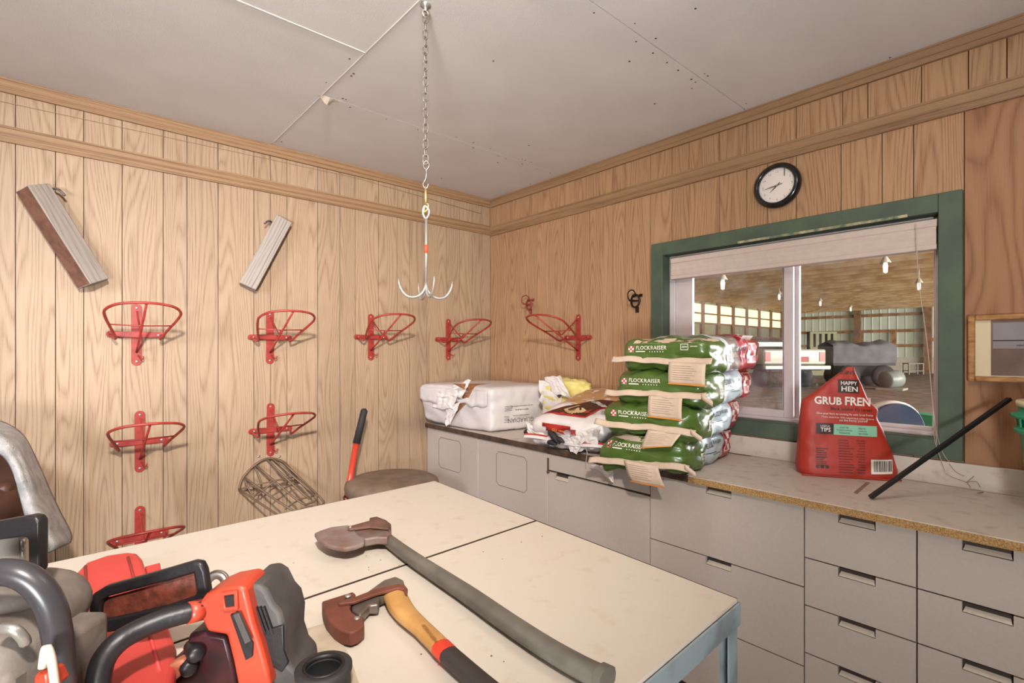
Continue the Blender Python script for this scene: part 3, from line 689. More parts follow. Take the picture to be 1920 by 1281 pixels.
for k in range(nl):
    zc = ztop-pitch*(k+.5); ang = -.72+(PI/2 if k % 2 else 0)+random.uniform(-.25, .25)
    if lme is None:
        o = lk.build('chain_link', DSTEEL, gp, origin=(0, 0, 0)); lme = o
    else: o = lme.copy(); COL.objects.link(o)
    o.parent = gp; o.location = (0, 0, zc-2.6); o.rotation_euler = (random.uniform(-.08, .08), 0, ang)
def Z_(py): return 1.43+(657-py)/957*1.725
def loc2(px, py): p = atd(px, py, 1.725); return p
G = lambda px, py, d=0: atd(px, py, 1.725)+FW*d
MB().tube(smooth_path([G(799, 302), G(804, 307), G(804, 313), G(799, 318), G(794, 313), G(794, 307)], 4, True), .0032, 7, closed=True).build('swivel_eye', DSTEEL, gp)
MB().tube(smooth_path([G(799, 317), G(799, 330), G(797, 338), G(793, 346), G(796, 352), G(801, 352), G(803, 345)], 4), .0036, 7).build('snap_hook', DSTEEL, gp)
MB().tube([G(798, 349), G(798, 362), G(798, 368), G(799, 384)], [.004, .004, .0062, .0062], 8).build('swivel_snap', BRASS, gp)
MB().tube(smooth_path([G(798, 380), G(803, 385), G(801, 393), G(795, 398), G(796, 388)], 4), .004, 7).build('snap_gate', BRASS, gp)
MB().tube(smooth_path([G(797, 386), G(804, 394), G(804, 402), G(799, 410), G(794, 404), G(793, 394)], 4, True), .0042, 8, closed=True).build('grapple_eye', STEEL, gp)
MB().tube([G(799, 408), G(798.5, 535)], .0045, 9).build('shank', STEEL, gp)
MB().tube([G(798.7, 459), G(798.6, 475)], .0056, 9).build('red_band', mat('red_tape', '#d8452c', .6), gp)
cz = G(798.5, 530)
for k, (ang, rr) in enumerate(((0.45, .094), (.45+PI/2, .094), (.45+PI, .094), (.45-PI/2, .094))):
    dv = RT*math.cos(ang)+FW*math.sin(ang); pts = [cz]
    for s_ in range(1, 13):
        a = PI*s_/12*.98; pts.append(cz+dv*(rr/2)*(1-math.cos(a))*1.0+UP*(-.052*math.sin(a)+.012*max(0, (s_-8)/4)))
    MB().tube(pts, [.0046]*9+[.0042, .0036, .0028, .0016], 8).build('prong', STEEL, gp)

# ---- wall clock
ck = thing('wall_clock', 'round wall clock with a black rim above the green window', 'clock', (0, -2.132, 2.2))
Mc = Matrix(((0, 0, -1, 0), (-1, 0, 0, -2.132), (0, 1, 0, 2.195), (0, 0, 0, 1)))  # local x -> -y, local y -> z, local z -> -x
MB().lathe([(.0, .001), (.098, .001), (.104, .010), (.104, .022), (.098, .034), (.088, .040), (.082, .038), (.079, .030), (.079, .022)], Mc, 48).build('rim', mat('clock_black', '#17161a', .22, coat=.3), ck)
fc = MB().lathe([(0, .018), (.081, .018)], Mc, 48).build('dial', mat('clock_face', '#e6dcd4', .6, var=.03), ck)
dcl = Decal(None, Mc @ Matrix.Translation((0, 0, .0183)), .0004)
for n in range(1, 13):
    a = PI/2-2*PI*n/12; dcl.text(str(n), .064*math.cos(a), .064*math.sin(a), .010 if n > 9 else .0058)
for n in range(60):
    a = 2*PI*n/60; dcl.poly([(.074*math.cos(a-.004), .074*math.sin(a-.004)), (.0765*math.cos(a-.004), .0765*math.sin(a-.004)), (.0765*math.cos(a+.004), .0765*math.sin(a+.004)), (.074*math.cos(a+.004), .074*math.sin(a+.004))])
dcl.build('numerals', TEXTG, ck)
def hand(name, ang, l, w_, z, tail=.018):
    a = PI/2-ang; c, s_ = math.cos(a), math.sin(a)
    pts = [(-tail, -w_*.5), (-tail, w_*.5), (l*.3, w_), (l, 0), (l*.3, -w_)]
    MB().prism([(x*c-y*s_, x*s_+y*c) for x, y in pts], Mc, z, z+.0012).build(name, mat('hand_grey', '#4a4440', .5), ck)
hand('hour_hand', 2*PI*(7.62/12), .042, .0028, .021); hand('minute_hand', 2*PI*(43.5/60), .066, .0022, .0235, .026)
MB().lathe([(0, .026), (.004, .026), (.004, .0185)], Mc, 12).build('hub', STEEL, ck)

# ---- framed picture at the right edge
pf = thing('framed_picture', 'oak-framed picture with a cream mat on the wall at the right edge', 'picture', (0, -3.0, 1.437))
PY0, PY1, PZ0, PZ1 = -3.36, -2.797, 1.316, 1.558
for nm, (a0, a1, b0, b1) in dict(l=(PY1-.020, PY1, PZ0, PZ1), r=(PY0, PY0+.020, PZ0, PZ1), t=(PY0+.02, PY1-.02, PZ1-.020, PZ1), b=(PY0+.02, PY1-.02, PZ0, PZ0+.020)).items():
    MB().box(-.022, -.001, a0, a1, b0, b1).build('frame_rail', mat('frame_oak', '#b98a55', .4, col2='#8c5f33', vscale=20, stretch=(1, 1, 4)), pf, bevel=.005)
MB().box(-.010, -.001, PY0+.018, PY1-.018, PZ0+.018, PZ1-.018).build('mat_board', mat('cream_mat', '#d9c9a6', .7, var=.04), pf)
pr_ = MB().box(-.012, -.010, PY0+.04, -2.859, PZ0+.024, PZ1-.020).build('print', mat('print_brown', '#7b6153', .4, col2='#5f4b42', vscale=9), pf)
MB().box(-.0135, -.012, PY0+.04, -2.864, PZ0+.12, PZ1-.03).build('print_sky', mat('print_greyblue', '#8b8485', .4, var=.15), pf)
MB().box(-.0142, -.0135, PY0+.04, -2.864, 1.4625, 1.4665).build('print_line', TEXTD, pf)
d_ = Decal(None, Matrix(((0, 0, -1, -.014), (-1, 0, 0, 0), (0, 1, 0, 0), (0, 0, 0, 1))), .0006); d_.strokes(2.933, 1.447, .018, .006, 4); d_.build('lettering', TEXTD, pf)

# ------------------------------------------------------------------ work table
TZ = .91
tb = thing('work_table', 'cream-topped work table on a pale blue steel frame, in the foreground', 'table', (-2.2, -2.0, 0))
def tpt(x, s): # s 0 far edge .. 1 near edge; x = right edge at s
    return x
FR, NR, SR = Vector((-1.396, -1.366)), Vector((-1.451, -2.603)), Vector((-1.425, -1.973))
ex = Vector((-1.0, -.0365)); ex2 = Vector((-1.0, -.05))
def quad(p0, p1, p2, p3, z0, z1): 
    mb = MB(); mb.add([(p[0], p[1], z) for z in (z0, z1) for p in (p0, p1, p2, p3)], [(3, 2, 1, 0), (4, 5, 6, 7), (0, 1, 5, 4), (1, 2, 6, 5), (2, 3, 7, 6), (3, 0, 4, 7)]); return mb
LN = 1.75; g = Vector((0, .0036))
exm = (ex+ex2)/2
TOPM = LAM
p1 = quad(FR, SR+g, SR+g+exm*LN, FR+ex*LN, TZ-.009, TZ).build('top_panel', TOPM, tb)
p2 = quad(SR-g, NR, NR+ex2*LN, SR-g+exm*LN, TZ-.009, TZ-.0005).build('top_panel', TOPM, tb)
quad(FR+Vector((-.003, -.003)), NR+Vector((-.003, .003)), NR+ex2*LN+Vector((.003, .003)), FR+ex*LN+Vector((.003, -.003)), TZ-.022, TZ-.009).build('substrate', DARKE, tb)
g1 = Vector((0, .0022))
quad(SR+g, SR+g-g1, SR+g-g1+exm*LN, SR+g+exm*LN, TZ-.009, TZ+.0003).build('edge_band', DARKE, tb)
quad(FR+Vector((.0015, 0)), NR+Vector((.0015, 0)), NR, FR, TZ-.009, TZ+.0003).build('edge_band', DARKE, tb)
BLUE = mat('pale_blue_steel', '#93a2a6', .5, metal=.2, col2='#6f7a7c', vscale=9, lo=.3, hi=.5)
def rail(a, b, w_=.004, h=.045, z1=TZ-.006):
    a = Vector((a[0], a[1], z1-h/2)); b = Vector((b[0], b[1], z1-h/2)); return MB().bar(a, b, w_, h)
e = .004
MB().bar((NR.x+e, NR.y-e, TZ-.03), (FR.x+e, FR.y+e, TZ-.03), .004, .045, up=UP).bar((NR.x+e-.02, NR.y-e, TZ-.052), (FR.x+e-.02, FR.y+e, TZ-.052), .04, .004, up=UP).build('frame_rail', BLUE, tb)
nl_ = NR+ex2*LN; fl_ = FR+ex*LN
MB().bar((NR.x+e, NR.y-e, TZ-.03), (nl_.x, nl_.y-e, TZ-.03), .004, .045, up=UP).build('frame_rail', BLUE, tb)
MB().bar((FR.x+e, FR.y+e, TZ-.03), (fl_.x, fl_.y+e, TZ-.03), .004, .045, up=UP).build('frame_rail', BLUE, tb)
def leg(x, y, sx, sy):
    MB().box(min(x, x+sx*.036), max(x, x+sx*.036), y-.002, y+.002, 0, TZ-.01).box(x-.002, x+.002, min(y, y+sy*.036), max(y, y+sy*.036), 0, TZ-.01).build('leg', BLUE, tb)
leg(NR.x+.001, NR.y+.002, -1, 1); leg(FR.x+.001, FR.y-.002, -1, -1); leg(nl_.x, nl_.y+.002, 1, 1); leg(fl_.x, fl_.y-.002, 1, -1)
MB().bar((NR.x-.004, NR.y+.34, TZ-.05), (NR.x-.002, NR.y+.02, .30), .004, .022).build('brace', BLUE, tb)
MB().bar((NR.x-.34, NR.y+.004, TZ-.05), (NR.x-.02, NR.y+.004, .45), .022, .004).build('brace', BLUE, tb)
MB().box(nl_.x+.02, NR.x-.03, NR.y+.05, FR.y-.04, .16, .18).build('lower_shelf', mat('shelf_grey', '#55585a', .7), tb)

def zp(px, py, z): return at(px, py, 2, z)
def zpoly(pts, z0, z1, sc=None):
    P = [zp(x, y, z1) for x, y in pts]; M = Matrix.Identity(4)
    return MB().prism([(p.x, p.y) for p in P], M, z0, z1)
C2 = lambda pts: [(560+x/3, 900+y/3) for x, y in pts]
def haft(pts, ws, zc, flat, seg=12):
    """swept oval handle lying on the table; ws half widths in metres, flat = height/width"""
    P = smooth_path([zp(x, y, zc) for x, y in pts], 5); n = len(P); vs = []; fs = []
    def W(i):
        k = i/(n-1)*(len(ws)-1); j = min(int(k), len(ws)-2); f = k-j; return ws[j]*(1-f)+ws[j+1]*f
    for i in range(n):
        t = (P[min(i+1, n-1)]-P[max(i-1, 0)]); t.z = 0; t.normalize(); s_ = t.cross(UP); r = W(i)
        for k in range(seg):
            a = 2*PI*k/seg; ca, sa = math.cos(a), math.sin(a)
            vs.append(P[i]+s_*math.copysign(abs(ca)**.8, ca)*r+UP*math.copysign(abs(sa)**.8, sa)*flat)
    for i in range(n-1):
        for k in range(seg): fs.append((i*seg+k, i*seg+(k+1) % seg, (i+1)*seg+(k+1) % seg, (i+1)*seg+k))
    mb = MB(); mb.add(vs, fs, True); mb.add([vs[k] for k in range(seg)], [tuple(reversed(range(seg)))]); mb.add([vs[-seg+k] for k in range(seg)], [tuple(range(seg))]); return mb
# ---- long axe
FIBER = mat('fibreglass_grey', '#6b675e', .45, col2='#57534b', vscale=14, bump=.08)
RUST = mat('rusty_steel', '#7d6f68', .6, metal=.35, col2='#6a4a3e', vscale=22, bump=.2, bscale=120)
LEA = mat('brown_leather', '#6e3b2d', .6, col2='#57301f', vscale=18, bump=.12, bscale=160)
LEAD = mat('dark_leather', '#6d4c40', .6, col2='#4f372e', vscale=18, bump=.15, bscale=160)
ax = thing('long_axe', 'long axe with a grey fibreglass handle and rusty sheathed head on the table', 'axe', tuple(zp(850, 1100, TZ)))
hp = C2([(430, 282), (520, 352), (640, 440), (800, 545), (960, 650), (1160, 790), (1380, 935), (1580, 1050), (1735, 1125)])
haft(hp, [.015, .0155, .0175, .019, .020, .020, .020, .0205, .0215], TZ+.019, .0145).build('handle', FIBER, ax)
haft(C2([(1690, 1102), (1738, 1127)]), [.0215, .0235], TZ+.0195, .018).build('end_knob', FIBER, ax)
HZ = TZ+.042
zpoly(C2([(88, 298), (108, 330), (150, 358), (200, 374), (262, 382), (318, 372), (368, 352), (374, 332), (340, 312), (322, 290), (330, 262), (275, 252), (180, 264), (118, 284)]), HZ-.012, HZ).build('blade_sheath', mat('worn_sheath', '#7d706a', .65, col2='#6f5349', vscale=20, bump=.2), ax, bevel=.004)
zpoly(C2([(318, 262), (420, 262), (505, 258), (522, 285), (500, 322), (440, 320), (372, 332), (330, 318), (316, 285)]), HZ-.022, HZ-.001).build('axe_head', RUST, ax, bevel=.004)
zpoly(C2([(398, 212), (440, 204), (492, 224), (520, 246), (522, 290), (508, 292), (500, 262), (440, 262), (400, 262)]), HZ-.020, HZ+.004).build('poll', LEAD, ax, bevel=.003)
zpoly(C2([(275, 262), (400, 228), (500, 240), (518, 262), (505, 272), (400, 262), (290, 276), (276, 274)]), HZ+.001, HZ+.007).build('strap', LEAD, ax, bevel=.0015)
p = zp(*C2([(290, 268)])[0], HZ+.007); screw(p, (0, 0, 1), ax, .004)
# ---- hatchet
hx = thing('hatchet', 'short hatchet in a brown leather sheath with a yellow and black handle', 'hatchet', tuple(zp(760, 1150, TZ)))
hp = C2([(530, 625), (565, 700), (610, 762), (690, 835), (762, 905), (800, 945)])
haft(hp, [.0235, .0235, .0205, .0165, .0165, .0165], TZ+.018, .0125).build('wooden_handle', mat('ash_handle', '#c69a5e', .4, col2='#ab7b42', vscale=12, stretch=(1, 1, 1)), hx)
haft(C2([(798, 942), (842, 985)]), [.0172, .0172], TZ+.018, .0132).build('red_band', mat('band_red', '#cf3a24', .45), hx)
haft(C2([(840, 983), (930, 1062), (1040, 1160), (1150, 1250), (1240, 1310)]), [.0168, .0165, .0170, .018, .021], TZ+.018, .0128).build('black_grip', mat('grip_black', '#332b28', .6, bump=.1), hx)
zpoly(C2([(300, 690), (420, 602), (480, 560), (545, 540), (590, 562), (600, 600), (600, 640), (520, 632), (455, 655), (450, 700), (400, 702), (345, 760), (300, 730)]), TZ+.006, TZ+.026).build('hatchet_head', mat('forged_steel', '#83796f', .4, metal=.6, col2='#5a5049', vscale=14), hx, bevel=.004)
zpoly(C2([(130, 682), (304, 628), (322, 642), (300, 690), (288, 715), (300, 742), (335, 765), (366, 768), (370, 815), (332, 846), (292, 860), (240, 848), (200, 822), (155, 770), (138, 730)]), TZ+.004, TZ+.029).build('leather_sheath', LEA, hx, bevel=.003)
zpoly(C2([(222, 682), (320, 655), (440, 610), (560, 584), (595, 588), (614, 612), (612, 640), (600, 636), (592, 612), (560, 606), (440, 638), (310, 686), (225, 694)]), TZ+.029, TZ+.035).build('strap', LEA, hx, bevel=.0015)
for q in ((278, 655), (328, 780)): screw(zp(*C2([q])[0], TZ+.0352 if q[0] < 300 else TZ+.029), (0, 0, 1), hx, .006)
dd = Decal(None, Matrix.Identity(4), 0)
o_ = zp(*C2([(735, 858)])[0], TZ+.0325); u_ = (zp(*C2([(772, 905)])[0], TZ+.0325)-zp(*C2([(700, 815)])[0], TZ+.0325)).normalized(); v_ = UP.cross(u_)
dd.strokes(0, 0, .06, .008, 9, seed=3); dd.mb.v = [o_+u_*q.x+v_*q.y for q in dd.mb.v]; dd.build('stamp_mark', mat('stamp_brown', '#8f6433', .6), hx)

# ---- cardboard scrap and rubber cup
cb = tag(zpoly([(536, 1190), (612, 1168), (628, 1183), (655, 1228), (676, 1290), (684, 1330), (570, 1330), (548, 1245)], TZ, TZ+.003).build('cardboard_scrap', mat('card_beige', '#b7a892', .8, col2='#998870', vscale=10, bump=.15)), 'scrap of beige cardboard under the black rubber cup on the table', 'cardboard')
cu = thing('rubber_cup', 'round black rubber cup standing on cardboard between chainsaw and hatchet', 'cup', tuple(zp(608, 1262, TZ)))
pc = zp(607, 1250, TZ+.045); Mq = Matrix.Translation((pc.x, pc.y, TZ+.003))
MB().lathe([(0, 0), (.036, 0), (.039, .004), (.0385, .030), (.041, .034), (.041, .042), (.038, .044), (.030, .044), (.026, .040), (.026, .008), (0, .008)], Mq, 32).build('cup_body', BLACKR, cu)
MB().lathe([(0, .012), (.0255, .012), (.0255, .036)], Mq, 32).build('bore', mat('bore_shade_black', '#060506', .9), cu)  # near-black lining, shade of the deep opening put into its colour
MB().lathe([(.0255, .039), (.026, .0445), (.030, .0452), (.0305, .043)], Mq, 32).build('inner_lip', mat('lip_black', '#171516', .5), cu)

# ---- chainsaws
def fpoly(pts, t0, t1):
    """solid whose near face lies upright at depth t0 and whose far face lies at depth t1 straight behind it"""
    o = atd(CX, HY, t0); M = Matrix((RT, UP, -FW)).transposed().to_4x4(); M.translation = o
    P = [((x-CX)/F*t0, (HY-y)/F*t0) for x, y in pts]
    return MB().prism(P, M, -(t1-t0), 0)
ORG = mat('saw_orange', '#bb4229', .42, coat=.1, col2='#a83a25', vscale=10)
SAWR = mat('case_red', '#c6403a', .5, col2='#ba3933', vscale=10)
DRED = mat('oily_dark_red', '#3e1519', .4, col2='#241012', vscale=30)
SGREY = mat('saw_grey', '#4c4845', .6, col2='#3c3836', vscale=20, bump=.1)
cs = thing('chainsaw_case', 'bright red plastic chainsaw scabbard lying flat at the left of the table', 'case', tuple(zp(230, 1150, TZ)))
zc = TZ+.040
zpoly([(129, 1105), (136, 1078), (160, 1054), (200, 1040), (240, 1034), (258, 1036), (268, 1046), (275, 1068), (290, 1110), (315, 1165), (331, 1210), (330, 1250), (322, 1290), (314, 1345), (140, 1345), (132, 1200)], TZ, zc).build('shell', SAWR, cs, bevel=.010, bseg=3)
zpoly([(272, 1062), (300, 1055), (304, 1078), (278, 1084)], TZ+.004, zc-.006).build('latch_tab', SAWR, cs, bevel=.002)
for a_, b_ in (((240, 1045), (300, 1260)), ((160, 1062), (172, 1290))):
    MB().tube([zp(a_[0], a_[1], zc), zp(b_[0], b_[1], zc)], .003, 6).build('rib', SAWR, cs)
s1 = thing('chainsaw', 'orange chainsaw with black front handle and brown-windowed hand guard', 'chainsaw', (atd(400, 1281, .8).x, atd(400, 1281, .8).y, TZ))
def ringframe(outer, inner, t0, t1, name, m, par, bev=.003):
    n = len(outer); o = atd(CX, HY, t0); M = Matrix((RT, UP, -FW)).transposed().to_4x4(); M.translation = o
    cv = lambda L_: [((x-CX)/F*t0, (HY-y)/F*t0) for x, y in L_]
    A_, B_ = cv(outer), cv(inner); vs = [M @ Vector((x, y, h)) for h in (0, -(t1-t0)) for x, y in A_+B_]; fs = []
    for i in range(n):
        j = (i+1) % n
        fs += [(i, j, n+j, n+i), (2*n+j, 2*n+i, 3*n+i, 3*n+j), (i, 2*n+i, 2*n+j, j), (n+i, n+j, 3*n+j, 3*n+i)]
    return MB().add(vs, fs).build(name, m, par, bevel=bev)
ringframe([(166, 1172), (165, 1135), (172, 1115), (195, 1101), (300, 1072), (362, 1054), (376, 1056), (383, 1070), (390, 1112), (384, 1126), (330, 1150), (260, 1176), (205, 1187), (178, 1187)],
          [(186, 1158), (187, 1140), (191, 1127), (202, 1120), (300, 1094), (350, 1080), (362, 1076), (365, 1090), (368, 1110), (364, 1120), (310, 1138), (250, 1152), (205, 1162), (192, 1164)], .80, .815, 'hand_guard', BLACKP, s1, .004)
fpoly([(186, 1160), (188, 1125), (300, 1094), (364, 1075), (369, 1118), (300, 1140), (192, 1165)], .808, .811).build('guard_window', mat('guard_brown', '#6f3423', .6, col2='#4a2417', vscale=60, bump=.3), s1)
hpts = [(180, 1330, .67), (184, 1281, .68), (194, 1238, .69), (222, 1204, .705), (262, 1180, .725), (311, 1160, .745), (364, 1146, .765), (385, 1142, .78)]
MB().tube(smooth_path([atd(*q) for q in hpts], 5), .0148, 14).build('front_handle', BLACKP, s1)
MB().tube([atd(352, 1150, .757), atd(380, 1143, .775)], .0155, 14).build('handle_sleeve', ORG, s1)
fpoly([(372, 1132), (384, 1116), (410, 1105), (448, 1098), (460, 1104), (466, 1130), (474, 1165), (490, 1215), (502, 1260), (507, 1290), (446, 1290), (436, 1240), (424, 1192), (388, 1186), (376, 1160)], .765, .83).build('top_cover', ORG, s1, bevel=.006, bseg=3)
ringframe([(414, 1112), (444, 1108), (446, 1144), (418, 1148)], [(419, 1118), (438, 1115), (439, 1138), (422, 1141)], .760, .767, 'screw_bezel', ORG, s1, .001)
fpoly([(419, 1118), (438, 1115), (439, 1138), (422, 1141)], .7635, .766).build('bolt_recess', BLACKP, s1)
fpoly([(431, 1153), (447, 1149), (474, 1208), (473, 1232), (460, 1239), (449, 1205)], .7615, .766).build('trigger_slot', BLACKP, s1, bevel=.001)
fpoly([(436, 1153), (447, 1151), (470, 1203), (459, 1209)], .755, .7615).build('throttle_lockout', SGREY, s1, bevel=.001)
fpoly([(352, 1190), (380, 1186), (424, 1194), (436, 1240), (444, 1290), (320, 1290), (292, 1288), (296, 1262), (330, 1236), (346, 1222)], .79, .86).build('engine_body', DRED, s1, bevel=.006)
fpoly([(455, 1099), (482, 1095), (498, 1106), (512, 1134), (525, 1148), (533, 1178), (531, 1215), (540, 1245), (556, 1262), (560, 1290), (508, 1290), (500, 1240), (484, 1180), (470, 1130)], .785, .87).build('starter_cover', SGREY, s1, bevel=.007, bseg=3)
fpoly([(490, 1188), (505, 1180), (531, 1173), (532, 1220), (541, 1243), (528, 1262), (510, 1250), (500, 1230)], .781, .786).build('cover_panel', BLACKP, s1, bevel=.002)
for k in range(4): fpoly([(470+k*7, 1140), (474+k*7, 1139), (492+k*7, 1190), (488+k*7, 1191)], .780, .786).build('cooling_fin', BLACKP, s1)
cpt = atd(404, 1098, .86); M = Matrix((RT, (UP+FW*.4).normalized(), RT.cross((UP+FW*.4).normalized()))).transposed().to_4x4(); M.translation = cpt
MB().lathe([(.010, -.003), (.020, -.003), (.021, 0), (.020, .003), (.010, .003), (.010, -.003)], M, 24).build('sprocket_cover', STEEL, s1)
MB().tube([M @ Vector((.0215*math.cos(a), .0215*math.sin(a), 0)) for a in [2*PI*k/24 for k in range(24)]], .003, 6, closed=True).build('chain', DSTEEL, s1)
fpoly([(296, 1262), (330, 1240), (344, 1238), (346, 1262), (320, 1284), (300, 1286)], .775, .80).build('rear_foot', mat('oily_tan', '#a9674c', .5), s1, bevel=.004)
for px, py in ((365, 1222), (352, 1248)): MB().lathe([(0, -.02), (.012, -.02), (.012, .012), (.008, .016), (0, .016)], Matrix.Translation(atd(px, py, .785)) @ Matrix.Rotation(PI/2, 4, 'X'), 14).build('cap', BLACKP, s1)

s2 = thing('chainsaw', 'grey chainsaw cut by the left edge, with a thick black looped handle', 'chainsaw', (atd(20, 1281, .62).x, atd(20, 1281, .62).y, TZ))
MB().tube(smooth_path([atd(-90, 1110, .60), atd(-40, 1082, .60), (atd(15, 1073, .60)), atd(60, 1090, .605), atd(92, 1130, .61), atd(106, 1180, .615), atd(113, 1240, .62), atd(117, 1330, .63), atd(118, 1400, .64)], 5), [.0150]*41 if False else .0152, 14).build('front_handle', mat('handle_sooty', '#39373a', .32), s2)
ringframe([(-90, 1000), (-40, 985), (55, 968), (66, 970), (72, 978), (72, 1070), (66, 1080), (30, 1084), (-90, 1090)],
          [(-80, 1025), (-40, 1018), (40, 1008), (48, 1009), (52, 1014), (53, 1060), (50, 1066), (20, 1068), (-80, 1075)], .66, .675, 'hand_guard', BLACKP, s2, .003)
fpoly([(-80, 1014), (34, 1008), (35, 1056), (-80, 1062)], .69, .70).build('bar_plate', mat('bar_grey', '#9c958a', .4, metal=.5), s2)
MB().tube([atd(43, 1010+k*9, .695) for k in range(8)], .0035, 6).build('chain', STEEL, s2)
mb = MB(); b0 = atd(-40, 1200, .66)
for (px, py, t, a_, b_, c_, nm) in ((15, 1150, .70, .085, .07, .05, 'top_cover'), (0, 1245, .63, .060, .06, .055, 'filter_housing')):
    q = MB(); cc = atd(px, py, t); q.grid(lambda u, v: cc+RT*a_*math.copysign(abs(math.cos(2*PI*u))**.6, math.cos(2*PI*u))*math.sin(PI*v)**.6+FW*b_*math.copysign(abs(math.sin(2*PI*u))**.6, math.sin(2*PI*u))*math.sin(PI*v)**.6+UP*c_*math.cos(PI*v), 28, 14, closed_u=True)
    q.build(nm, mat('saw_dusty', '#7d746b', .6, col2='#5e564e', vscale=14, bump=.15), s2)
q = MB(); cc = atd(-10, 1281, .64); 
MB().box(-.11, .075, -.06, .09, TZ+.001, 1.06, frame((cc.x, cc.y, 0), RT, FW)).build('crankcase', mat('saw_dusty', '#7d746b'), s2, bevel=.01)
MB().tube(smooth_path([atd(0, 1178, .58), atd(25, 1180, .58), atd(42, 1195, .585), atd(48, 1206, .59)], 4), .006, 8).build('decompression_lever', STEEL, s2)
MB().tube(smooth_path([atd(80, 1252, .585), atd(86, 1215, .585), atd(96, 1235, .585), atd(104, 1290, .59)], 4), .0045, 8).build('choke_lever', mat('lever_cream', '#d8ceb8', .5), s2)
fpoly([(60, 1270), (75, 1258), (90, 1262), (92, 1300), (60, 1300)], .59, .62).build('fuel_cap', ORG, s2, bevel=.004)

# ---- saddle with a towel, far left
sd = thing('leather_saddle', 'dark brown leather saddle under the grey towel at the left edge', 'saddle', (atd(-40, 960, 2.0).x, atd(-40, 960, 2.0).y, .6))
cc = atd(-60, 905, 2.0)
MB().grid(lambda u, v: cc+RT*.20*math.cos(2*PI*u)*math.sin(PI*v)+FW*.22*math.sin(2*PI*u)*math.sin(PI*v)+UP*(.13*math.cos(PI*v)-.10*abs(math.cos(2*PI*u))), 28, 16, closed_u=True).build('seat', mat('saddle_leather', '#5a3a2c', .45, col2='#3b241b', vscale=8), sd)
MB().box(-.17, .17, -.03, .03, -.42, .0, frame(cc, RT, FW)).build('flap', MATS['saddle_leather'], sd, bevel=.02)
MB().box(-.03, .03, -.03, .25, -.02, .06, frame(cc, RT, FW)).build('tree', MATS['saddle_leather'], sd, bevel=.01)
outer = smooth_path([Vector((x, y, 0)) for x, y in ((-110, 800), (-50, 782), (0, 790), (42, 816), (70, 868), (95, 925), (116, 968), (133, 1002), (131, 1018))], 5)
inner = smooth_path([Vector((x, y, 0)) for x, y in ((-110, 860), (-50, 842), (0, 850), (24, 880), (34, 915), (44, 950), (54, 985), (64, 1015), (76, 1042))], 5)
def towel(u, v):
    k = u*(len(outer)-1); i0 = min(int(k), len(outer)-2); f = k-i0
    a = outer[i0].lerp(outer[i0+1], f); b = inner[i0].lerp(inner[i0+1], f)
    q = a.lerp(b, v); t = 1.93-.20*math.sin(PI*min(1, v*1.0)*.62)+.012*math.sin(u*30+v*4)+.015*noise.noise(Vector((u*6, v*5, 1)))
    return atd(q.x, q.y, t)
TOW = mat('grey_towel', '#b4b0ac', .95, col2='#9b9690', vscale=25, bump=.5, bscale=260)
tw_ = tag(MB().grid(towel, 44, 18).build('towel', TOW, None, solid=.008), 'light grey towel draped over the saddle at the left edge', 'towel')

# ---- long handled cutter and stool
bc = thing('bolt_cutter', 'red-handled bolt cutter with black grips standing against the left wall', 'tool', (-1.29, -.3, 0))
pa, pb, pcx = at(683, 770, 1, -.22), at(668, 832, 1, -.24), at(650, 935, 1, -.28)
dz = (pcx-pb).normalized(); pe = pcx+dz*((pcx.z-.02)/-dz.z)
MB().tube([pa+UP*.012, pa, pb], [.010, .0205, .021], 12).build('grip', BLACKR, bc)
MB().tube([pb, pcx, pe+Vector((0, 0, .22))], [.0175, .0175, .0175], 12).build('shaft', mat('tool_red', '#c8402c', .4), bc)
MB().bar(pb+(pcx-pb)*.55+Vector((-.010, -.012, 0)), pb+(pcx-pb)*.85+Vector((-.010, -.012, 0)), .005, .004).build('label_strip', TEXTW, bc)
MB().bar(pe+Vector((0, 0, .22)), pe, .03, .02).build('jaw', DSTEEL, bc)
so = thing('round_stool', 'round brown padded stool in the corner beside the cupboards', 'stool', (-1.07, -.42, 0))
sc_ = Vector((-1.07, -.42, 0)); Ms = Matrix.Translation(sc_)
SB = mat('stool_brown', '#7d6a5a', .6, col2='#695848', vscale=12)
MB().lathe([(0, .700), (.15, .699), (.235, .690), (.262, .675), (.268, .65), (.262, .62), (.23, .592), (0, .592)], Ms, 40).build('seat_cushion', SB, so)
MB().tube([(sc_.x+.268*math.cos(a), sc_.y+.268*math.sin(a), .600) for a in [2*PI*k/40 for k in range(40)]], .005, 6, closed=True).build('piping', mat('piping_dark', '#3f3026', .6), so)
for k in range(4):
    a = PI/4+PI/2*k; MB().tube([(sc_.x+.15*math.cos(a), sc_.y+.15*math.sin(a), .592), (sc_.x+.22*math.cos(a), sc_.y+.22*math.sin(a), 0)], .014, 8).build('leg', DSTEEL, so)

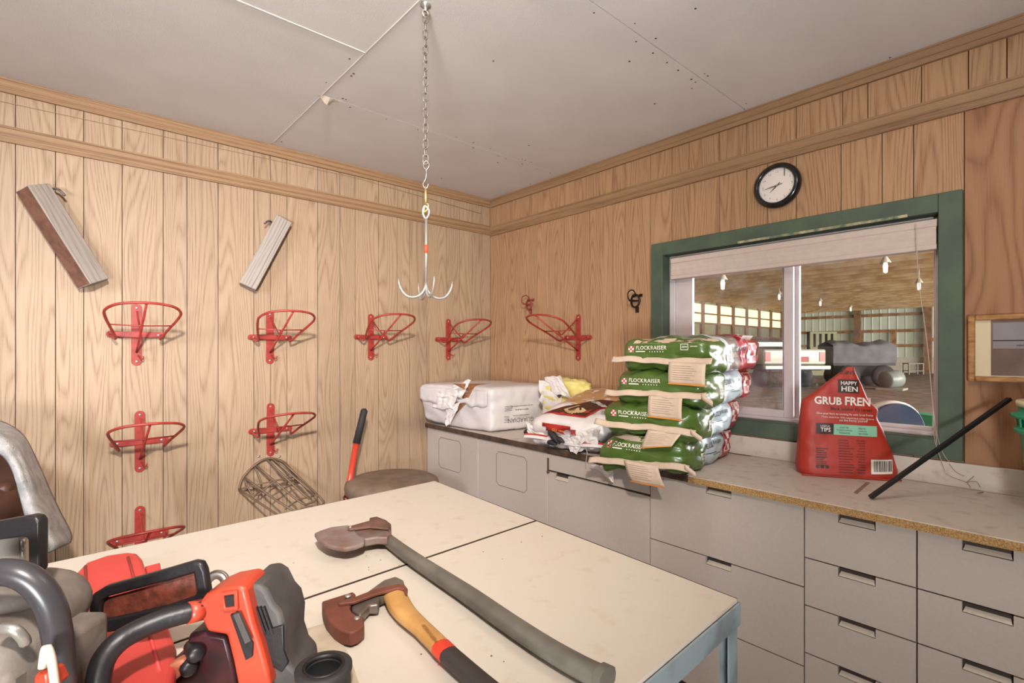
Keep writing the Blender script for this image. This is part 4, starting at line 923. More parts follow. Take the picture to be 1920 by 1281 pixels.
# ------------------------------------------------------------------ sacks and bags on the counter
def pillow(M, a, b, c, p=5.0, pz=2.6, n=20, wr=.004, seed=0, wf=9, edge=.0, fn=None):
    mb = MB(); vs = {}; 
    for axis in range(3):
        for s_ in (-1, 1):
            def f(u, v):
                q = [0, 0, 0]; q[axis] = s_; q[(axis+1) % 3] = 2*u-1; q[(axis+2) % 3] = 2*v-1
                x, y, z = q
                rxy = (abs(x)**p+abs(y)**p+1e-12)**(1/p)
                r = (rxy**pz+abs(z)**pz)**(1/pz); x, y, z = x/r, y/r, z/r
                nn_ = Vector((x*a, y*b, z*c)); s3 = Vector((x/a, y/b, z/c)).normalized()
                d = wr*(noise.noise(Vector((x*a*wf+seed*7.3, y*b*wf, z*c*wf*1.8)))+.5*noise.noise(Vector((x*a*wf*3+seed, y*b*wf*2.2, z*c*wf*3))))
                P = nn_+s3*d*2
                if fn: P = fn(P, x, y, z)
                return M @ P
            mb.grid(f, n, n)
    # weld happens in build
    return mb
def weld(o, d=1e-4):
    bm = bmesh.new(); bm.from_mesh(o.data); bmesh.ops.remove_doubles(bm, verts=bm.verts, dist=d); bmesh.ops.recalc_face_normals(bm, faces=bm.faces); bm.to_mesh(o.data); bm.free(); return o

def bagmat(name, zones, rough=.28):
    """printed film: colour zones along the bag's own length"""
    m = bpy.data.materials.new(name); m.use_nodes = True; nt = m.node_tree; N = nt.nodes; L = nt.links; b = N['Principled BSDF']
    b.inputs['Roughness'].default_value = rough; b.inputs['Coat Weight'].default_value = .15; b.inputs['Coat Roughness'].default_value = .12
    tc = N.new('ShaderNodeTexCoord'); sx = N.new('ShaderNodeSeparateXYZ'); L.new(tc.outputs['Object'], sx.inputs[0])
    nz = N.new('ShaderNodeTexNoise'); nz.inputs['Scale'].default_value = 3; L.new(tc.outputs['Object'], nz.inputs['Vector'])
    a1 = N.new('ShaderNodeMath'); a1.operation = 'MULTIPLY_ADD'; L.new(nz.outputs[0], a1.inputs[0]); a1.inputs[1].default_value = .07; L.new(sx.outputs[0], a1.inputs[2])
    mr = N.new('ShaderNodeMapRange'); mr.inputs[1].default_value = -.30; mr.inputs[2].default_value = .37; L.new(a1.outputs[0], mr.inputs[0])
    rp = N.new('ShaderNodeValToRGB'); rp.color_ramp.interpolation = 'CONSTANT'; L.new(mr.outputs[0], rp.inputs[0])
    el = rp.color_ramp.elements; el[0].position = zones[0][0]; el[0].color = hexc(zones[0][1]); el[1].position = zones[1][0]; el[1].color = hexc(zones[1][1])
    for p_, c_ in zones[2:]: e_ = el.new(p_); e_.color = hexc(c_)
    L.new(rp.outputs[0], b.inputs['Base Color'])
    n2 = N.new('ShaderNodeTexNoise'); n2.inputs['Scale'].default_value = 26; n2.inputs['Detail'].default_value = 3; n2.inputs['Distortion'].default_value = 1.5; L.new(tc.outputs['Object'], n2.inputs['Vector'])
    bp = N.new('ShaderNodeBump'); bp.inputs['Strength'].default_value = .13; bp.inputs['Distance'].default_value = .008; L.new(n2.outputs[0], bp.inputs['Height']); L.new(bp.outputs[0], b.inputs['Normal'])
    return m
GB = '#4a6229'
FEED = bagmat('feed_bag_film', [(0, GB), (.36, '#c3cacd'), (.40, '#aab6b8'), (.70, '#a3222c')])
FEEDT = bagmat('feed_bag_film_top', [(0, GB), (.28, '#c3cacd'), (.32, '#85776f'), (.52, '#a3222c')])
PAPER = mat('paper_beige', '#c6b09a', .7, var=.08, vscale=30)
labels = ['bottom green, white and red feed bag of the stack on the counter', 'second feed bag from the bottom of the green and red stack',
          'third feed bag up, directly below the topmost of the green stack', 'topmost feed bag of the green stack, its red end against the window']
CHK = mat('checker_red', '#b8262b', .5)
def checker(mb_w, mb_r, dw, u, v, s, n=4):
    dw.rect(u-s*.62, u+s*.62, v-s*.62, v+s*.62, 3, 3)
TAGW = []
for k in range(4):
    yaw = math.radians((9, 8, 6.5, 5)[k]); BA, BBh = .315, .208
    dcr = ray((1288, 1300, 1320, 1332)[k], 700); xk = (-.645, -.64, -.62, -.60)[k]; yk = CAM.y+dcr.y*(xk-CAM.x)/dcr.x
    cx_ = xk-BBh*math.sin(yaw)+BA*math.cos(yaw); cy = yk+BBh*math.cos(yaw)+BA*math.sin(yaw); cz = .922+.072+k*.140
    M = Matrix.Translation((cx_, cy, cz)) @ Matrix.Rotation(yaw, 4, 'Z')
    def fn(P, x, y, z, k=k):
        sag = 0
        P = Vector(P)
        P.z += .016*(x > 0)*x*x*(1 if k == 3 else .2) - (.075*max(0, -x-.35)*(.45+.55*y)**2 if k == 0 else .004)*max(0, -x-.2)*1.6
        P.z -= .010*max(0, abs(y)-.6)*2
        return P
    t = thing('feed_bag', labels[k], 'bag', (cx_, cy, cz), 'stacked feed bags')
    pm = pillow(M, BA, BBh, .079, p=9, pz=4.8, n=30, wr=.0085, seed=k+1, wf=12, fn=fn)
    body = weld(pm.build('bag_body', FEEDT if k == 3 else FEED, t, rot=yaw, fix=False))
    bvh = bvh_of([pm])
    R3 = Matrix.Rotation(yaw, 4, 'Z')
    def fr(o, x, y, z): 
        MM = Matrix((R3 @ Vector(x), R3 @ Vector(y), R3 @ Vector(z))).transposed().to_4x4(); MM.translation = M @ Vector(o); return MM
    Fm = fr((-BA, 0, 0), (0, -1, 0), (0, 0, 1), (-1, 0, 0)); Sm = fr((0, -BBh, 0), (1, 0, 0), (0, 0, 1), (0, -1, 0)); Um = fr((0, 0, .08), (1, 0, 0), (0, 1, 0), (0, 0, 1))
    # print on the end face
    if k in (0, 3):
        d = Decal(bvh, Fm, .0016); d.rect(-.14, .10 if k == 0 else .18, .046, .066, 14, 3, .01); d.build('beige_band', PAPER, t)
    d = Decal(bvh, Fm, .002); x0 = -.085
    d.text('FLOCK', x0, .026, .072, .012).text('RAISER', x0+.074, .026, .070, 0)
    for q in range(6): d.rect(x0+.03+q*.012, x0+.034+q*.012, .008, .012, 2, 2)
    d.rect(x0-.036, x0+.01, .0085, .013, 6, 2); d.build('lettering', TEXTW, t)
    d = Decal(bvh, Fm, .002); d.rect(-.158, -.132, .008, .034, 3, 3); d.build('emblem_ground', TEXTW, t)
    d = Decal(bvh, Fm, .003)
    for i in range(3):
        for jn in range(3):
            if (i+jn) % 2 == 0: d.rect(-.157+i*.0083, -.157+(i+1)*.0083, .009+jn*.0083, .009+(jn+1)*.0083, 2, 2)
    d.build('emblem_checks', CHK, t)
    if k == 3:
        d = Decal(bvh, Fm, .002)
        for (a_, b_, c_, e_) in ((.085, .118, .040, .0425), (.085, .118, .017, .0195), (.085, .0875, .017, .0425), (.1155, .118, .017, .0425)): d.rect(a_, b_, c_, e_, 3, 2)
        d.strokes(.102, .030, .022, .010, 5).strokes(.140, .032, .030, .006, 7); d.build('weight_mark', TEXTW, t)
    # print along the side
    d = Decal(bvh, Sm, .002); d.text('FLOCK', -.045, .018, .10, .012).text('RAISER', .048, .022, .075, 0)
    d.rect(-.09, .03, -.018, -.015, 6, 2).rect(-.02, .08, -.026, -.0235, 6, 2); d.build('side_lettering', mat('print_black_film', '#20282b', .4), t)
    d = Decal(bvh, Sm, .002); d.rect(-.155, -.118, -.045, .0, 4, 4); d.build('barcode_ground', TEXTW, t)
    d = Decal(bvh, Sm, .003)
    for q in range(9): d.rect(-.151, -.122, -.042+q*.0045, -.042+q*.0045+(.0028 if q % 3 else .0015), 3, 2)
    d.build('barcode', TEXTD, t)
    ex0 = .10 if k == 3 else .155
    d = Decal(bvh, Sm, .002); d.rect(ex0, ex0+.105, -.042, .050, 6, 6); d.build('side_emblem_ground', TEXTW, t)
    d = Decal(bvh, Sm, .0032)
    for i in range(3):
        for jn in range(3):
            if (i+jn) % 2 == 0: d.rect(ex0+.009+i*.029, ex0+.009+(i+1)*.029, -.034+jn*.0255, -.034+(jn+1)*.0255, 4, 4)
    for (a_, b_, c_, e_) in ((ex0+.003, ex0+.102, .045, .047), (ex0+.003, ex0+.102, -.040, -.038), (ex0+.003, ex0+.005, -.04, .047), (ex0+.1, ex0+.102, -.04, .047)): d.rect(a_, b_, c_, e_, 5, 2)
    d.build('side_emblem_checks', CHK, t)
    if k == 3:
        d = Decal(bvh, Um, .002); d.rect(.02, .15, -.215, -.10, 8, 8, .03); d.build('top_emblem_ground', TEXTW, t)
        d = Decal(bvh, Um, .0034)
        for i in range(4):
            for jn in range(4):
                if (i+jn) % 2 == 0: d.rect(.027+i*.030+jn*.008, .027+(i+1)*.030+jn*.008, -.208+jn*.026, -.208+(jn+1)*.026, 4, 4)
        d.build('top_emblem_checks', CHK, t)
    # sewn end flap and paper tag
    sk_ = (.006, .0, -.004, .003)[k]
    def flap(u, v, k=k):
        y = .235-.455*u; wv = .0025*math.sin(u*9+k*2)+.002*math.sin(u*23+k)-(.040*(1-u)**1.5 if k == 0 else 0)
        return M @ Vector((-BA-.006-.016*v+.004*math.sin(u*13+k), y, -.014+wv-.024*v+sk_*(1-2*u)))
    MB().grid(flap, 40, 5).build('end_flap', PAPER, t, solid=.002)
    yt = (-.02, -.10, -.06, -.125)[k]; sw = (.15, .14, .145, .155)[k]; hh = (.085, .080, .090, .090)[k]; skx = (.035, -.03, 0, 0)[k]
    def tagf(u, v, k=k):
        return M @ Vector((-BA-.026-.008*math.sin(v*2.4)-.004*math.sin(u*5+k)-(.02*v*u if k == 1 else 0), yt+sw*.5-sw*u-skx*v, -.032-hh*v-.004*u+(.03*u*v if k == 1 else 0)))
    MB().grid(tagf, 10, 8).build('paper_tag', PAPER, t, solid=.001)
    MB().grid(lambda u, v: tagf(u, .93+.07*v)+R3 @ Vector((-.0014, 0, 0)), 10, 2).build('tag_orange_edge', mat('tag_orange', '#d98a3c', .6), t)
    td = MB()
    for q in range(7): td.grid(lambda u, v, q=q: tagf(.12+.7*u*(.7+.3*((q*37) % 5)/5), .15+q*.1+.018*v)+R3 @ Vector((-.0014, 0, 0)), 5, 2)
    td.build('tag_print', mat('print_faint', '#9a8069', .7), t)
    if k < 3:
        MB().grid(lambda u, v: M @ Vector((-BA-.02, -.205-.045*u, -.034-.028*u+.022*v)), 5, 3).build('flap_end', PAPER, t, solid=.0015)

# ---- shavings bale
BW = mat('bale_wrap', '#cfc8c4', .45, var=.05, vscale=20, bump=.12, bscale=70)
bl = thing('wrapped_bale', 'large white plastic-wrapped bale with torn front in the corner', 'bale', (-.35, -.35, .92))
Fp = [Vector((-.52, -.648)), Vector((-.60, -.02)), Vector((-.022, -.02)), Vector((-.022, -.70))]
def bale_fn(P, x, y, z):
    u = (x+1)/2; v = (y+1)/2   # x -> from front to wall, y -> from near (-y) to left wall
    a = Fp[0].lerp(Fp[1], v); b = Fp[3].lerp(Fp[2], v); q = a.lerp(b, u)
    w_ = noise.noise(Vector((x*2.5, y*3, z*2)))*.010+.004*noise.noise(Vector((x*9, y*11, z*3)))
    zz_ = 1.060+.142*z+(.010*(1-x*x)*(1-y*y) if z > 0 else 0)+(.05*max(0, y-.2)*max(0, -x-.3)*max(0, -z) if z < 0 else 0)
    return Vector((q.x-(.10*max(0, v-.35) if x < -.3 else 0)*(.6+.4*z)+w_, q.y+w_, zz_+w_*.4))
bm_ = pillow(Matrix.Identity(4), 1, 1, 1, p=20, pz=12, n=30, wr=0, fn=bale_fn)
weld(bm_.build('wrap', BW, bl, fix=False)); bvh = bvh_of([bm_])
# overlapped upper wrap lip on the front
def lip(u, v):
    y = -.62+.60*u; f = Vector((-.60, y-.0, 1.165)); 
    zz_ = 1.180-.095*v-.006*math.sin(u*37)*v-.010*math.sin(u*11)*v
    h = bvh.ray_cast(Vector((-1.2, y, zz_)), Vector((1, 0, 0)), 2)
    return (h[0] if h[0] else Vector((-.55, y, zz_)))+Vector((-.005-.012*v, 0, 0))
MB().grid(lip, 60, 6).build('wrap_lip', BW, bl, solid=.002)
Bm = Matrix(((1, 0, 0, 0), (0, 0, -1, -.70), (0, 1, 0, 0), (0, 0, 0, 1)))  # looks along +y, u = x, v = z
d = Decal(bvh, Bm, .002)
d.text('GUARDIAN', -.295, .985, .20, 0, PI)
d.strokes(-.292, 1.014, .12, .008, 16, PI, 0, 2).strokes(-.285, 1.050, .10, .010, 12, PI, 0, 3).strokes(-.282, 1.073, .18, .008, 26, PI, 0, 4)
d.rect(-.34, -.245, 1.003, 1.0045, 4, 2)
for q in range(4): d.rect(-.425+.006*(q % 2), -.362, 1.048+q*.009, 1.0505+q*.009, 3, 2)
for q in range(5): d.rect(-.425+.008*(q % 2), -.385, .975+q*.009, .9775+q*.009, 3, 2)
for (a_, b_, c_, e_) in ((-.105, -.055, 1.09, 1.0915), (-.105, -.1035, 1.06, 1.09), (-.055, -.0535, 1.06, 1.09), (-.098, -.062, 1.068, 1.074)): d.rect(a_, b_, c_, e_, 3, 2)
d.build('lettering', mat('print_bale', '#4c4440', .6), bl)
# torn opening with shavings and crumpled paper
tx = Decal(bvh, Matrix(((0, 0, -1, -.7), (-1, 0, 0, 0), (0, 1, 0, 0), (0, 0, 0, 1))), .013)
def tp(px, py):  # pixel of the photo -> (u, v) on the bale's front
    q = at(px, py, 0, -.59); return (-q.y, q.z)
def tri_strip(L_, R_): 
    for i in range(len(L_)-1): tx.mb.add([tx.drop(*tp(*L_[i])), tx.drop(*tp(*R_[i])), tx.drop(*tp(*R_[i+1])), tx.drop(*tp(*L_[i+1]))], [(0, 1, 2, 3)])
tri_strip([(872, 722), (860, 738), (852, 755), (845, 770)], [(880, 718), (873, 738), (867, 757), (852, 776)])
tx.build('shavings', mat('shavings', '#a9744b', .9, col2='#74482a', vscale=90, bump=.6, bscale=150), bl)
def crumple(name, pts_px, t0, amp, m, par, seed, n=9, x=-.60, sol=.002):
    A0, A1, B0, B1 = [at(p[0], p[1], 0, x) for p in pts_px]
    def f(u, v):
        P = A0.lerp(A1, u).lerp(B0.lerp(B1, u), v); nz_ = noise.noise(Vector((u*3+seed, v*3, seed)))+.3*noise.noise(Vector((u*7, v*7+seed, 2)))
        return P+Vector((-abs(nz_)*amp-.004, noise.noise(Vector((u*3, v*3, seed+9)))*amp*.6, noise.noise(Vector((u*3+3, v*3, seed+5)))*amp*.7))
    return MB().grid(f, n, n, smooth=False).build(name, m, par, solid=sol)
WPAP = mat('white_paper', '#e6e0dc', .6, var=.04)
crumple('torn_wrap', [(822, 735), (862, 726), (812, 765), (852, 768)], 0, .030, WPAP, bl, 3, x=-.61)
crumple('torn_wrap', [(850, 722), (884, 713), (842, 742), (868, 745)], 0, .022, WPAP, bl, 6, x=-.60)
crumple('torn_wrap', [(838, 765), (866, 752), (838, 798), (846, 795)], 0, .016, WPAP, bl, 9, x=-.60)

# ---- white paper sacks
SACK = mat('white_sack', '#dcd5d0', .55, var=.06, vscale=14, bump=.2, bscale=40)
lw = thing('paper_sack', 'crumpled open white sack with a red panel, lowest on the dark-edged worktop', 'sack', (-.36, -1.25, .92))
M = Matrix.Translation((-.36, -1.275, .965)) @ Matrix.Rotation(.10, 4, 'Z')
pm = pillow(M, .265, .245, .046, p=4, pz=2.2, n=24, wr=.010, seed=11, wf=12)
weld(pm.build('sack_body', SACK, lw, fix=False)); bvh = bvh_of([pm])
def sackpx(px, py, x=-.62): q = at(px, py, 0, x); return (-q.y, q.z)
Dm = Matrix(((0, 0, -1, -.64), (-1, 0, 0, 0), (0, 1, 0, 0), (0, 0, 0, 1)))
d = Decal(bvh, Dm, .002); u0, v0 = sackpx(1022, 812); u1, v1 = sackpx(1075, 800)
d.rect(u0, u1, v0-.0, v1+.002, 8, 4); d.build('red_panel', TEXTR, lw)
d = Decal(bvh, Dm, .003); d.text('GU', (u0+u1)/2-.01, (v0+v1)/2, .030).strokes((u0+u1)/2+.05, (v0+v1)/2, .06, .008, 7); d.build('panel_lettering', mat('print_yellow', '#e0a84c', .5), lw)
crumple('loose_mouth', [(988, 790), (1010, 800), (992, 815), (1040, 838)], 0, .025, SACK, lw, 4, x=-.60)
crumple('loose_mouth', [(1060, 820), (1105, 815), (1070, 845), (1082, 852)], 0, .02, SACK, lw, 7, x=-.60)
crumple('loose_mouth', [(1085, 812), (1128, 800), (1082, 848), (1120, 838)], 0, .022, SACK, lw, 8, x=-.585)
uw = thing('paper_sack', 'white paper sack with tan top, brown picture and red stripe, beside the bale', 'sack', (-.33, -1.25, 1.07))
M = Matrix.Translation((-.305, -1.290, 1.080)) @ Matrix.Rotation(.12, 4, 'Z') @ Matrix.Rotation(-.22, 4, 'Y')
pm = pillow(M, .315, .245, .088, p=6, pz=2.3, n=28, wr=.007, seed=15, wf=8)
weld(pm.build('sack_body', SACK, uw, fix=False)); bvh = bvh_of([pm])
Tm = M @ Matrix.Translation((0, 0, .08))
d = Decal(bvh, Tm, .002); d.rect(-.12, .295, -.235, .235, 12, 12); d.build('tan_panel', mat('tan_print', '#c79a68', .55), uw)
d = Decal(bvh, Tm, .0036); d.poly([(-.155, .18), (-.165, -.10), (.10, -.215), (.06, .04), (-.04, .14)])
d.mb = MB(); Pp = [(-.235, .19), (-.24, -.10), (.10, -.235)]
def trigrid(P, n, d):
    for i in range(n):
        for jn in range(n-i):
            f = lambda a, b: tuple(P[0][q]*(1-a/n-b/n)+P[1][q]*a/n+P[2][q]*b/n for q in (0, 1))
            d.mb.add([d.drop(*f(i, jn)), d.drop(*f(i+1, jn)), d.drop(*f(i, jn+1))], [(0, 1, 2)])
            if jn < n-i-1: d.mb.add([d.drop(*f(i+1, jn)), d.drop(*f(i+1, jn+1)), d.drop(*f(i, jn+1))], [(0, 1, 2)])
trigrid(Pp, 8, d); d.build('red_border', TEXTR, uw)
d = Decal(bvh, Tm, .0050); trigrid([(-.220, .165), (-.225, -.09), (.07, -.208)], 8, d); d.build('picture_ground', mat('picture_brown', '#4b2a1b', .55), uw)
d = Decal(bvh, Tm, .0064)
for q in range(11):
    a = -.55+q*.16; o = (-.13, .01); l = .095*(1-.25*abs(q-5)/5)
    a2 = PI+a*.9-.1; e1 = (o[0]+l*math.cos(a2), o[1]+l*math.sin(a2)*1.35); pv = (-math.sin(a2)*.006, math.cos(a2)*.006)
    d.poly([(o[0]-pv[0], o[1]-pv[1]), (e1[0]-pv[0], e1[1]-pv[1]), (e1[0]+pv[0], e1[1]+pv[1]), (o[0]+pv[0], o[1]+pv[1])])
d.build('pale_feathers', mat('feather_cream', '#d9bd8c', .55), uw)
d = Decal(bvh, Tm, .0068); d.strokes(-.075, -.05, .20, .034, 9, -PI/2-.42, .5, 5); d.build('picture_lettering', TEXTW, uw)
d = Decal(bvh, Tm, .004)
d.mb.add([d.drop(.19+.055*math.cos(2*PI*q/20), -.14+.075*math.sin(2*PI*q/20)) for q in range(20)], [tuple(range(20))]); d.build('red_oval', TEXTR, uw)
d = Decal(bvh, Tm, .0055); d.strokes(.19, -.14, .10, .03, 5, -PI/2-.2); d.build('oval_lettering', mat('tan_print', '#c79a68'), uw)
Sm2 = M @ Matrix(((0, 0, -1, -.30), (-1, 0, 0, 0), (0, 1, 0, 0), (0, 0, 0, 1)))
def seam(u, v):
    return M @ Vector((-.315-.026*v, .252-.51*u, -.030-.014*v+.006*math.sin(u*8)))
MB().grid(seam, 36, 4).build('sewn_seam', SACK, uw, solid=.0025)
MB().grid(lambda u, v: seam(u, .1+.35*v)+Vector((0, 0, .0028)), 36, 2).build('red_stripe', TEXTR, uw)
yb = thing('yellow_sack', 'small white and yellow sack standing behind the tan-topped sack', 'sack', (-.13, -.88, .92))
ya = at(1063, 730, 0, -.13)
M = Matrix.Translation((-.14, -.93, 1.10)) @ Matrix.Rotation(.30, 4, 'Z')
pm = pillow(M, .06, .165, .155, p=3, pz=4, n=18, wr=.014, seed=21, wf=14)
m_y = mat('yellow_film', '#d8c877', .5, var=.05, bump=.15); 
weld(pm.build('sack_body', m_y, yb, fix=False)); bvh = bvh_of([pm])
Ym = M @ Matrix(((0, 0, -1, -.06), (-1, 0, 0, 0), (0, 1, 0, 0), (0, 0, 0, 1)))
d = Decal(bvh, Ym, .002); d.rect(-.165, -.01, -.14, .14, 10, 10, .0); d.build('white_panel', SACK, yb)
d = Decal(bvh, Ym, .0035); d.rect(-.045, -.02, .035, .055, 3, 3, .01).rect(-.075, -.03, .075, .077, 4, 2); d.rect(-.078, -.075, .075, .14, 2, 4); d.strokes(-.05, .10, .04, .008, 6, 1.2); d.build('panel_print', mat('print_bale', '#4c4440'), yb)
crumple('loose_mouth', [(1022, 708), (1050, 704), (1040, 735), (1075, 748)], 0, .03, SACK, yb, 12, x=-.22)

gl_ = thing('black_glove', 'crumpled black rubber glove lying on the white sacks', 'glove', tuple(at(1045, 825, 0, -.63)))
for (a_, b_, r) in (((1030, 808), (1050, 832), .017), ((1028, 830), (1044, 834), .013), ((1044, 822), (1058, 830), .013)):
    p0, p1 = at(*a_, 0, -.635), at(*b_, 0, -.64)
    MB().tube(smooth_path([p0, (p0+p1)/2+Vector((-.004, .006, .006)), p1], 4), [r*.55, r*.8, r, r*.9, r*1.05, r, r*.8, r*.6, r*.3], 8).build('finger', BLACKR, gl_)
dk = tag(MB().tube(smooth_path([at(983, 812, 2, .925), at(990, 808, 2, .935), at(997, 814, 2, .925)], 3), [.006, .012, .014, .010, .012, .008, .005], 7).build('dark_clod', mat('clod', '#2d2420', .9, bump=.4)), 'small dark clod on the worktop in front of the bale', 'clod')
lf = thing('dry_leaves', 'brown dry leaves poking out between white sacks and green feed bags', 'leaves', tuple(at(1122, 835, 2, .93)))
random.seed(4)
for q in range(9):
    c = at(1112+random.random()*22, 822+random.random()*22, 0, -.58+random.random()*.05); c.z = max(c.z, .925); r = .018
    a = random.random()*6; u_ = Vector((math.cos(a)*.4, math.sin(a), random.uniform(-.4, .4)))*r; v_ = Vector((-.3, .1, .5))*r
    MB().add([c-u_, c-v_*.5, c+u_, c+v_*.7], [(0, 1, 2), (0, 2, 3)]).build('leaf', mat('leaf_brown', '#7d5a34', .8, col2='#3f2a1a', vscale=50), lf)
sg = tag(MB().tube(smooth_path([at(1098, 838, 0, -.605), at(1101, 850, 0, -.606), at(1099, 865, 0, -.606), at(1100, 876, 0, -.604)], 4), .0016, 5).build('string', CRD), 'short white string hanging over the worktop edge by the feed bags', 'string')
pb_ = thing('plastic_wrap', 'clear-white plastic wrap hanging under the lowest feed bag', 'plastic wrap', tuple(at(1130, 885, 0, -.61)))
crumple('wrap_sheet', [(1106, 870), (1150, 872), (1122, 880), (1152, 906)], 0, .015, mat('milky_film', '#d4ccc4', .3, var=.03), pb_, 17, x=-.612, sol=.001)

# ---- red grub pouch
P0, P1 = Vector((-.249, -2.316, .9215)), Vector((-.069, -2.61, .9215))
eu = (P1-P0).normalized(); nn3 = Vector((eu.y, -eu.x, 0)).normalized()
if nn3.dot(CAM-P0) < 0: nn3 = -nn3
def fpx(px, py):
    d = ray(px, py); t = (P0-CAM).dot(nn3)/d.dot(nn3); q = CAM+d*t-P0; return (q.dot(eu), q.z)
gb = thing('grub_pouch', 'bright red standing pouch of dried grubs with a pointed top on the worktop', 'pouch', tuple(P0+eu*.17))
Lp = [fpx(*p) for p in ((1503, 894), (1500, 880), (1504, 800), (1507, 752), (1524, 741), (1545, 725), (1565, 708), (1580, 697), (1588, 691))]
Rp = [fpx(*p) for p in ((1690, 905), (1693, 888), (1680, 850), (1662, 808), (1650, 785), (1652, 770), (1632, 752), (1616, 718), (1603, 695))]
zt_ = fpx(1595, 689)[1]
def sidept(L_, z):
    for (a, b) in zip(L_[:-1], L_[1:]):
        if a[1] <= z <= b[1] or b is L_[-1]:
            f = min(1, max(0, (z-a[1])/((b[1]-a[1]) or 1e-6))); return a[0]*(1-f)+b[0]*f
    return L_[0][0]
def mono(L_):
    out = [L_[0]]
    for q in L_[1:]:
        out.append((q[0], max(q[1], out[-1][1]+.001)))
    out[0] = (out[0][0], 0); return out
Lp, Rp = mono(Lp), mono(Rp)
def pouch(u, v):
    z = zt_*v; s0, s1 = sidept(Lp, z), sidept(Rp, z)
    if s1 < s0+.01: s1 = s0+.01
    dep = .135*(1-v)**.7+.006; a = 2*PI*u; ca, sa = math.cos(a), math.sin(a); pw = .45
    s = (s0+s1)/2+(s1-s0)/2*math.copysign(abs(ca)**pw, ca); dd_ = dep/2*(math.copysign(abs(sa)**.6, sa))
    w_ = .004*noise.noise(Vector((s*14, z*12, 3)))+.002*noise.noise(Vector((s*40, z*30, 8)))
    return P0+eu*s+UP*(z+.001)-nn3*(dep/2-dd_*1-w_)+nn3*.0
pm = MB().grid(pouch, 72, 46, closed_u=True)
GR = mat('pouch_red', '#b43522', .5, col2='#a72f1f', vscale=8, bump=.12, bscale=22)
pm.build('pouch_body', GR, gb)
bvh = bvh_of([pm])
Gm = Matrix((eu, UP, nn3)).transposed().to_4x4(); Gm.translation = P0
def W(px): return fpx(px, 800)[0]-fpx(1500, 800)[0]
def prect(d, x0, x1, y0, y1, slope=0, n=8):
    def f(u, v):
        px = x0+(x1-x0)*u; py = y1+(y0-y1)*v+slope*(px-x0); return d.drop(*fpx(px, py))
    d.mb.grid(f, n, 4); return d
def ptext(d, s, x0, x1, y, slope=0, bold=0, asp=1, hpx=None):
    V, Fc = text_tris(s, bold)
    d.mb.add([d.drop(*fpx((x0+x1)/2+vx*(x1-x0), y-vy*(x1-x0)*asp+slope*vx*(x1-x0))) for vx, vy in V], Fc); return d
PB = mat('pouch_brown', '#3a2420', .5)
d = Decal(bvh, Gm, .002); prect(d, 1571, 1611, 711, 736, .05); d.build('logo_panel', PB, gb)
d = Decal(bvh, Gm, .002); prect(d, 1530, 1563, 793, 813, .04); d.build('tips_panel', PB, gb)
d = Decal(bvh, Gm, .002); prect(d, 1563, 1645, 795, 815, .06, 14); d.build('mint_panel', mat('mint', '#8fcbab', .5), gb)
d = Decal(bvh, Gm, .0035); ptext(d, 'HAPPY', 1576, 1607, 719, .05, .02, .95); ptext(d, 'HEN', 1577, 1608, 730, .05, .02, .8)
ptext(d, 'GRUB', 1527, 1578, 752, .05, .03, 1.0); ptext(d, 'FREN', 1584, 1632, 754, .06, .03, 1.0)
ptext(d, 'USEFUL', 1538, 1556, 799, .04, 0); ptext(d, 'TIPS', 1538, 1557, 806, .04, .02)
ptext(d, 'Give your flock an exciting fix with Grub Frenzy', 1531, 1638, 777, .05); ptext(d, 'Treats made from 100% natural black soldier fly larvae', 1540, 1640, 784, .06); ptext(d, 'eat the frenzy yourself', 1573, 1627, 789, .05)
d.build('white_lettering', TEXTW, gb)
d = Decal(bvh, Gm, .0035); ptext(d, 'ISSING', 1576, 1602, 699, .03, .01); ptext(d, 'Black Soldier Fly Larvae', 1557, 1636, 768, .05, .01)
ptext(d, 'SCATTER', 1574, 1591, 802, .05); ptext(d, 'TO ENCOURAGE', 1568, 1597, 807, .05); ptext(d, 'FORAGING', 1573, 1593, 812, .05)
ptext(d, 'FEED BY', 1609, 1623, 804, .05); ptext(d, 'HAND OR', 1609, 1624, 809, .05); ptext(d, 'IN A DISH', 1610, 1626, 814, .05)
random.seed(2)
for q in range(13): prect(d, 1572, 1590+random.randint(0, 12), 825+q*5, 826+q*5, .05, 3); prect(d, 1605+random.randint(0, 6), 1622, 826+q*5, 827+q*5, .05, 3)
for q in range(5): prect(d, 1530, 1545+random.randint(0, 12), 840+q*4, 841.3+q*4, .03, 3); prect(d, 1530, 1543+random.randint(0, 12), 862-4+q*3.4, 859+q*3.4, .03, 3)
for q in range(3):
    c = fpx(1533+q*9, 875+q*.5); d.mb.add([d.drop(c[0]+.0065*math.cos(2*PI*a/14), c[1]+.0065*math.sin(2*PI*a/14)) for a in range(14)], [tuple(range(14))])
d.build('dark_lettering', PB, gb)
d = Decal(bvh, Gm, .003); prect(d, 1633, 1675, 862, 889, .02); d.build('barcode_ground', TEXTW, gb)
d = Decal(bvh, Gm, .0045); x = 1638
while x < 1672: ww = random.choice((.9, 1.4, 2.2)); prect(d, x, x+ww, 865, 885, .02, 2); x += ww+random.choice((.9, 1.5))
d.build('barcode', TEXTD, gb)
MB().tube(smooth_path([P0+Vector((0, 0, .004))+nn3*.003, P0+eu*.17+nn3*.004+UP*.003, P1+UP*.004+nn3*.002], 6), .0035, 6).build('bottom_seam', GR, gb)

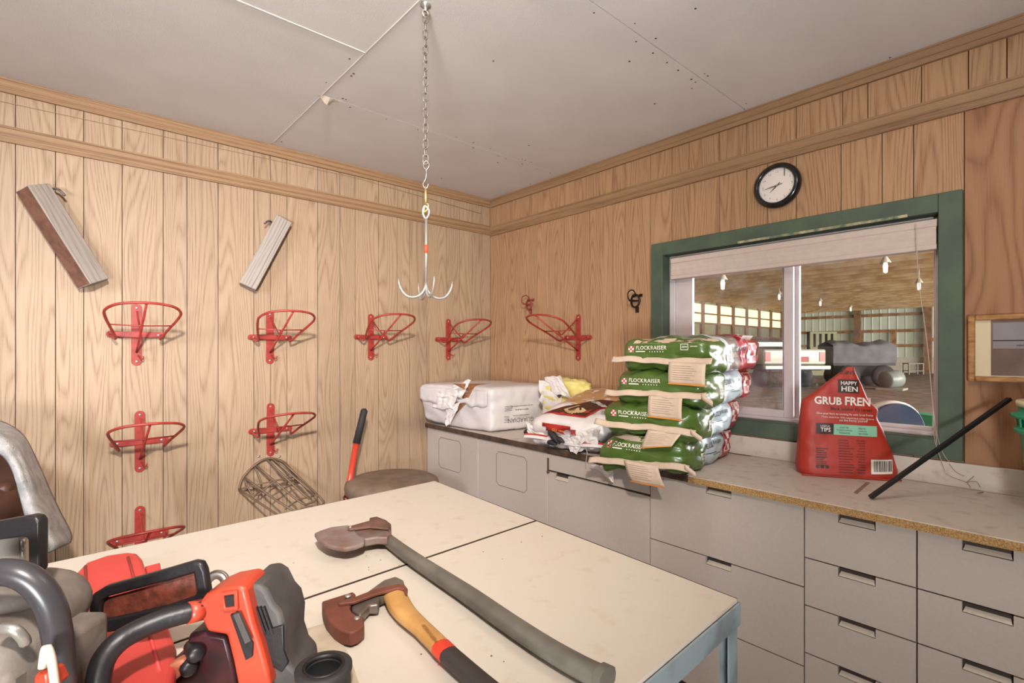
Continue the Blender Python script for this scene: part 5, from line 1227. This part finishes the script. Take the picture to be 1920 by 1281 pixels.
# ---- black rod, green tub, twigs
rd = tag(MB().bar(at(1632, 936, 2, .9225)+Vector((0, 0, .006)), at(1893, 748, 0, -.06), .015, .011).build('black_rod', BLACKP), 'black square rod leaning from the worktop up against the green tub', 'rod')
gtb = thing('green_tub', 'bright green plastic tub with cream rim, cut by the right edge', 'tub', (-.235, -3.10, .9205))
Mt = Matrix.Translation((-.235, -3.092, .9205))
TG = mat('tub_green', '#1d9a70', .35, var=.08, coat=.2)
MB().lathe([(0, .004), (.118, .004), (.124, .012), (.146, .25), (.160, .255), (.160, .268), (.147, .272), (.148, .296), (.166, .300), (.166, .312), (.150, .316), (.150, .335), (.140, .335), (.112, .02), (0, .02)], Mt, 48).build('tub_body', TG, gtb)
MB().lathe([(.138, .335), (.154, .335), (.156, .345), (.154, .352), (.138, .352), (.136, .34)], Mt, 48).build('rim', mat('rim_cream', '#dccfa8', .5), gtb)
for k in range(16):
    a = 2*PI*k/16; MB().bar(Mt @ Vector((.150*math.cos(a), .150*math.sin(a), .272)), Mt @ Vector((.152*math.cos(a), .152*math.sin(a), .299)), .004, .012).build('rib', TG, gtb)
tg_ = thing('dry_twigs', 'fine dry twigs lying on the worktop below the window corner', 'twigs', tuple(at(1812, 915, 2, .921)))
TWM = mat('twig', '#a38a64', .8)
def bp(px, py): return at(px, py, 0, -.022)
for pts in ([(1773, 888), (1790, 897), (1812, 905), (1820, 915)], [(1812, 905), (1822, 897), (1826, 893)], [(1812, 905), (1830, 903), (1838, 914)], [(1780, 870), (1792, 885), (1808, 893)]):
    MB().tube(smooth_path([bp(*q) for q in pts], 3), .0011, 5).build('twig', TWM, tg_)
MB().tube([at(1833, 925, 2, .9225), at(1843, 923, 2, .9225)], .0018, 5).build('twig', TWM, tg_)
# loose crumbs on the table top
random.seed(12)
cr = MB()
for q in range(24):
    px, py = random.choice(((900, 1230), (1150, 1040), (960, 1020), (700, 1050), (940, 1235), (1060, 1080))); p = zp(px+random.gauss(0, 60), py+random.gauss(0, 16), TZ)
    if p.x > -1.48 or p.y > -1.42 or p.y < -2.55: continue
    r = random.uniform(.0005, .0012); cr.box(p.x-r, p.x+r*1.5, p.y-r, p.y+r, TZ, TZ+.001)
o = cr.build('crumbs', mat('crumb_brown', '#6e5a3c', .8)); o['kind'] = 'stuff'; tag(o, 'scattered brown crumbs on the cream table top', 'crumbs')
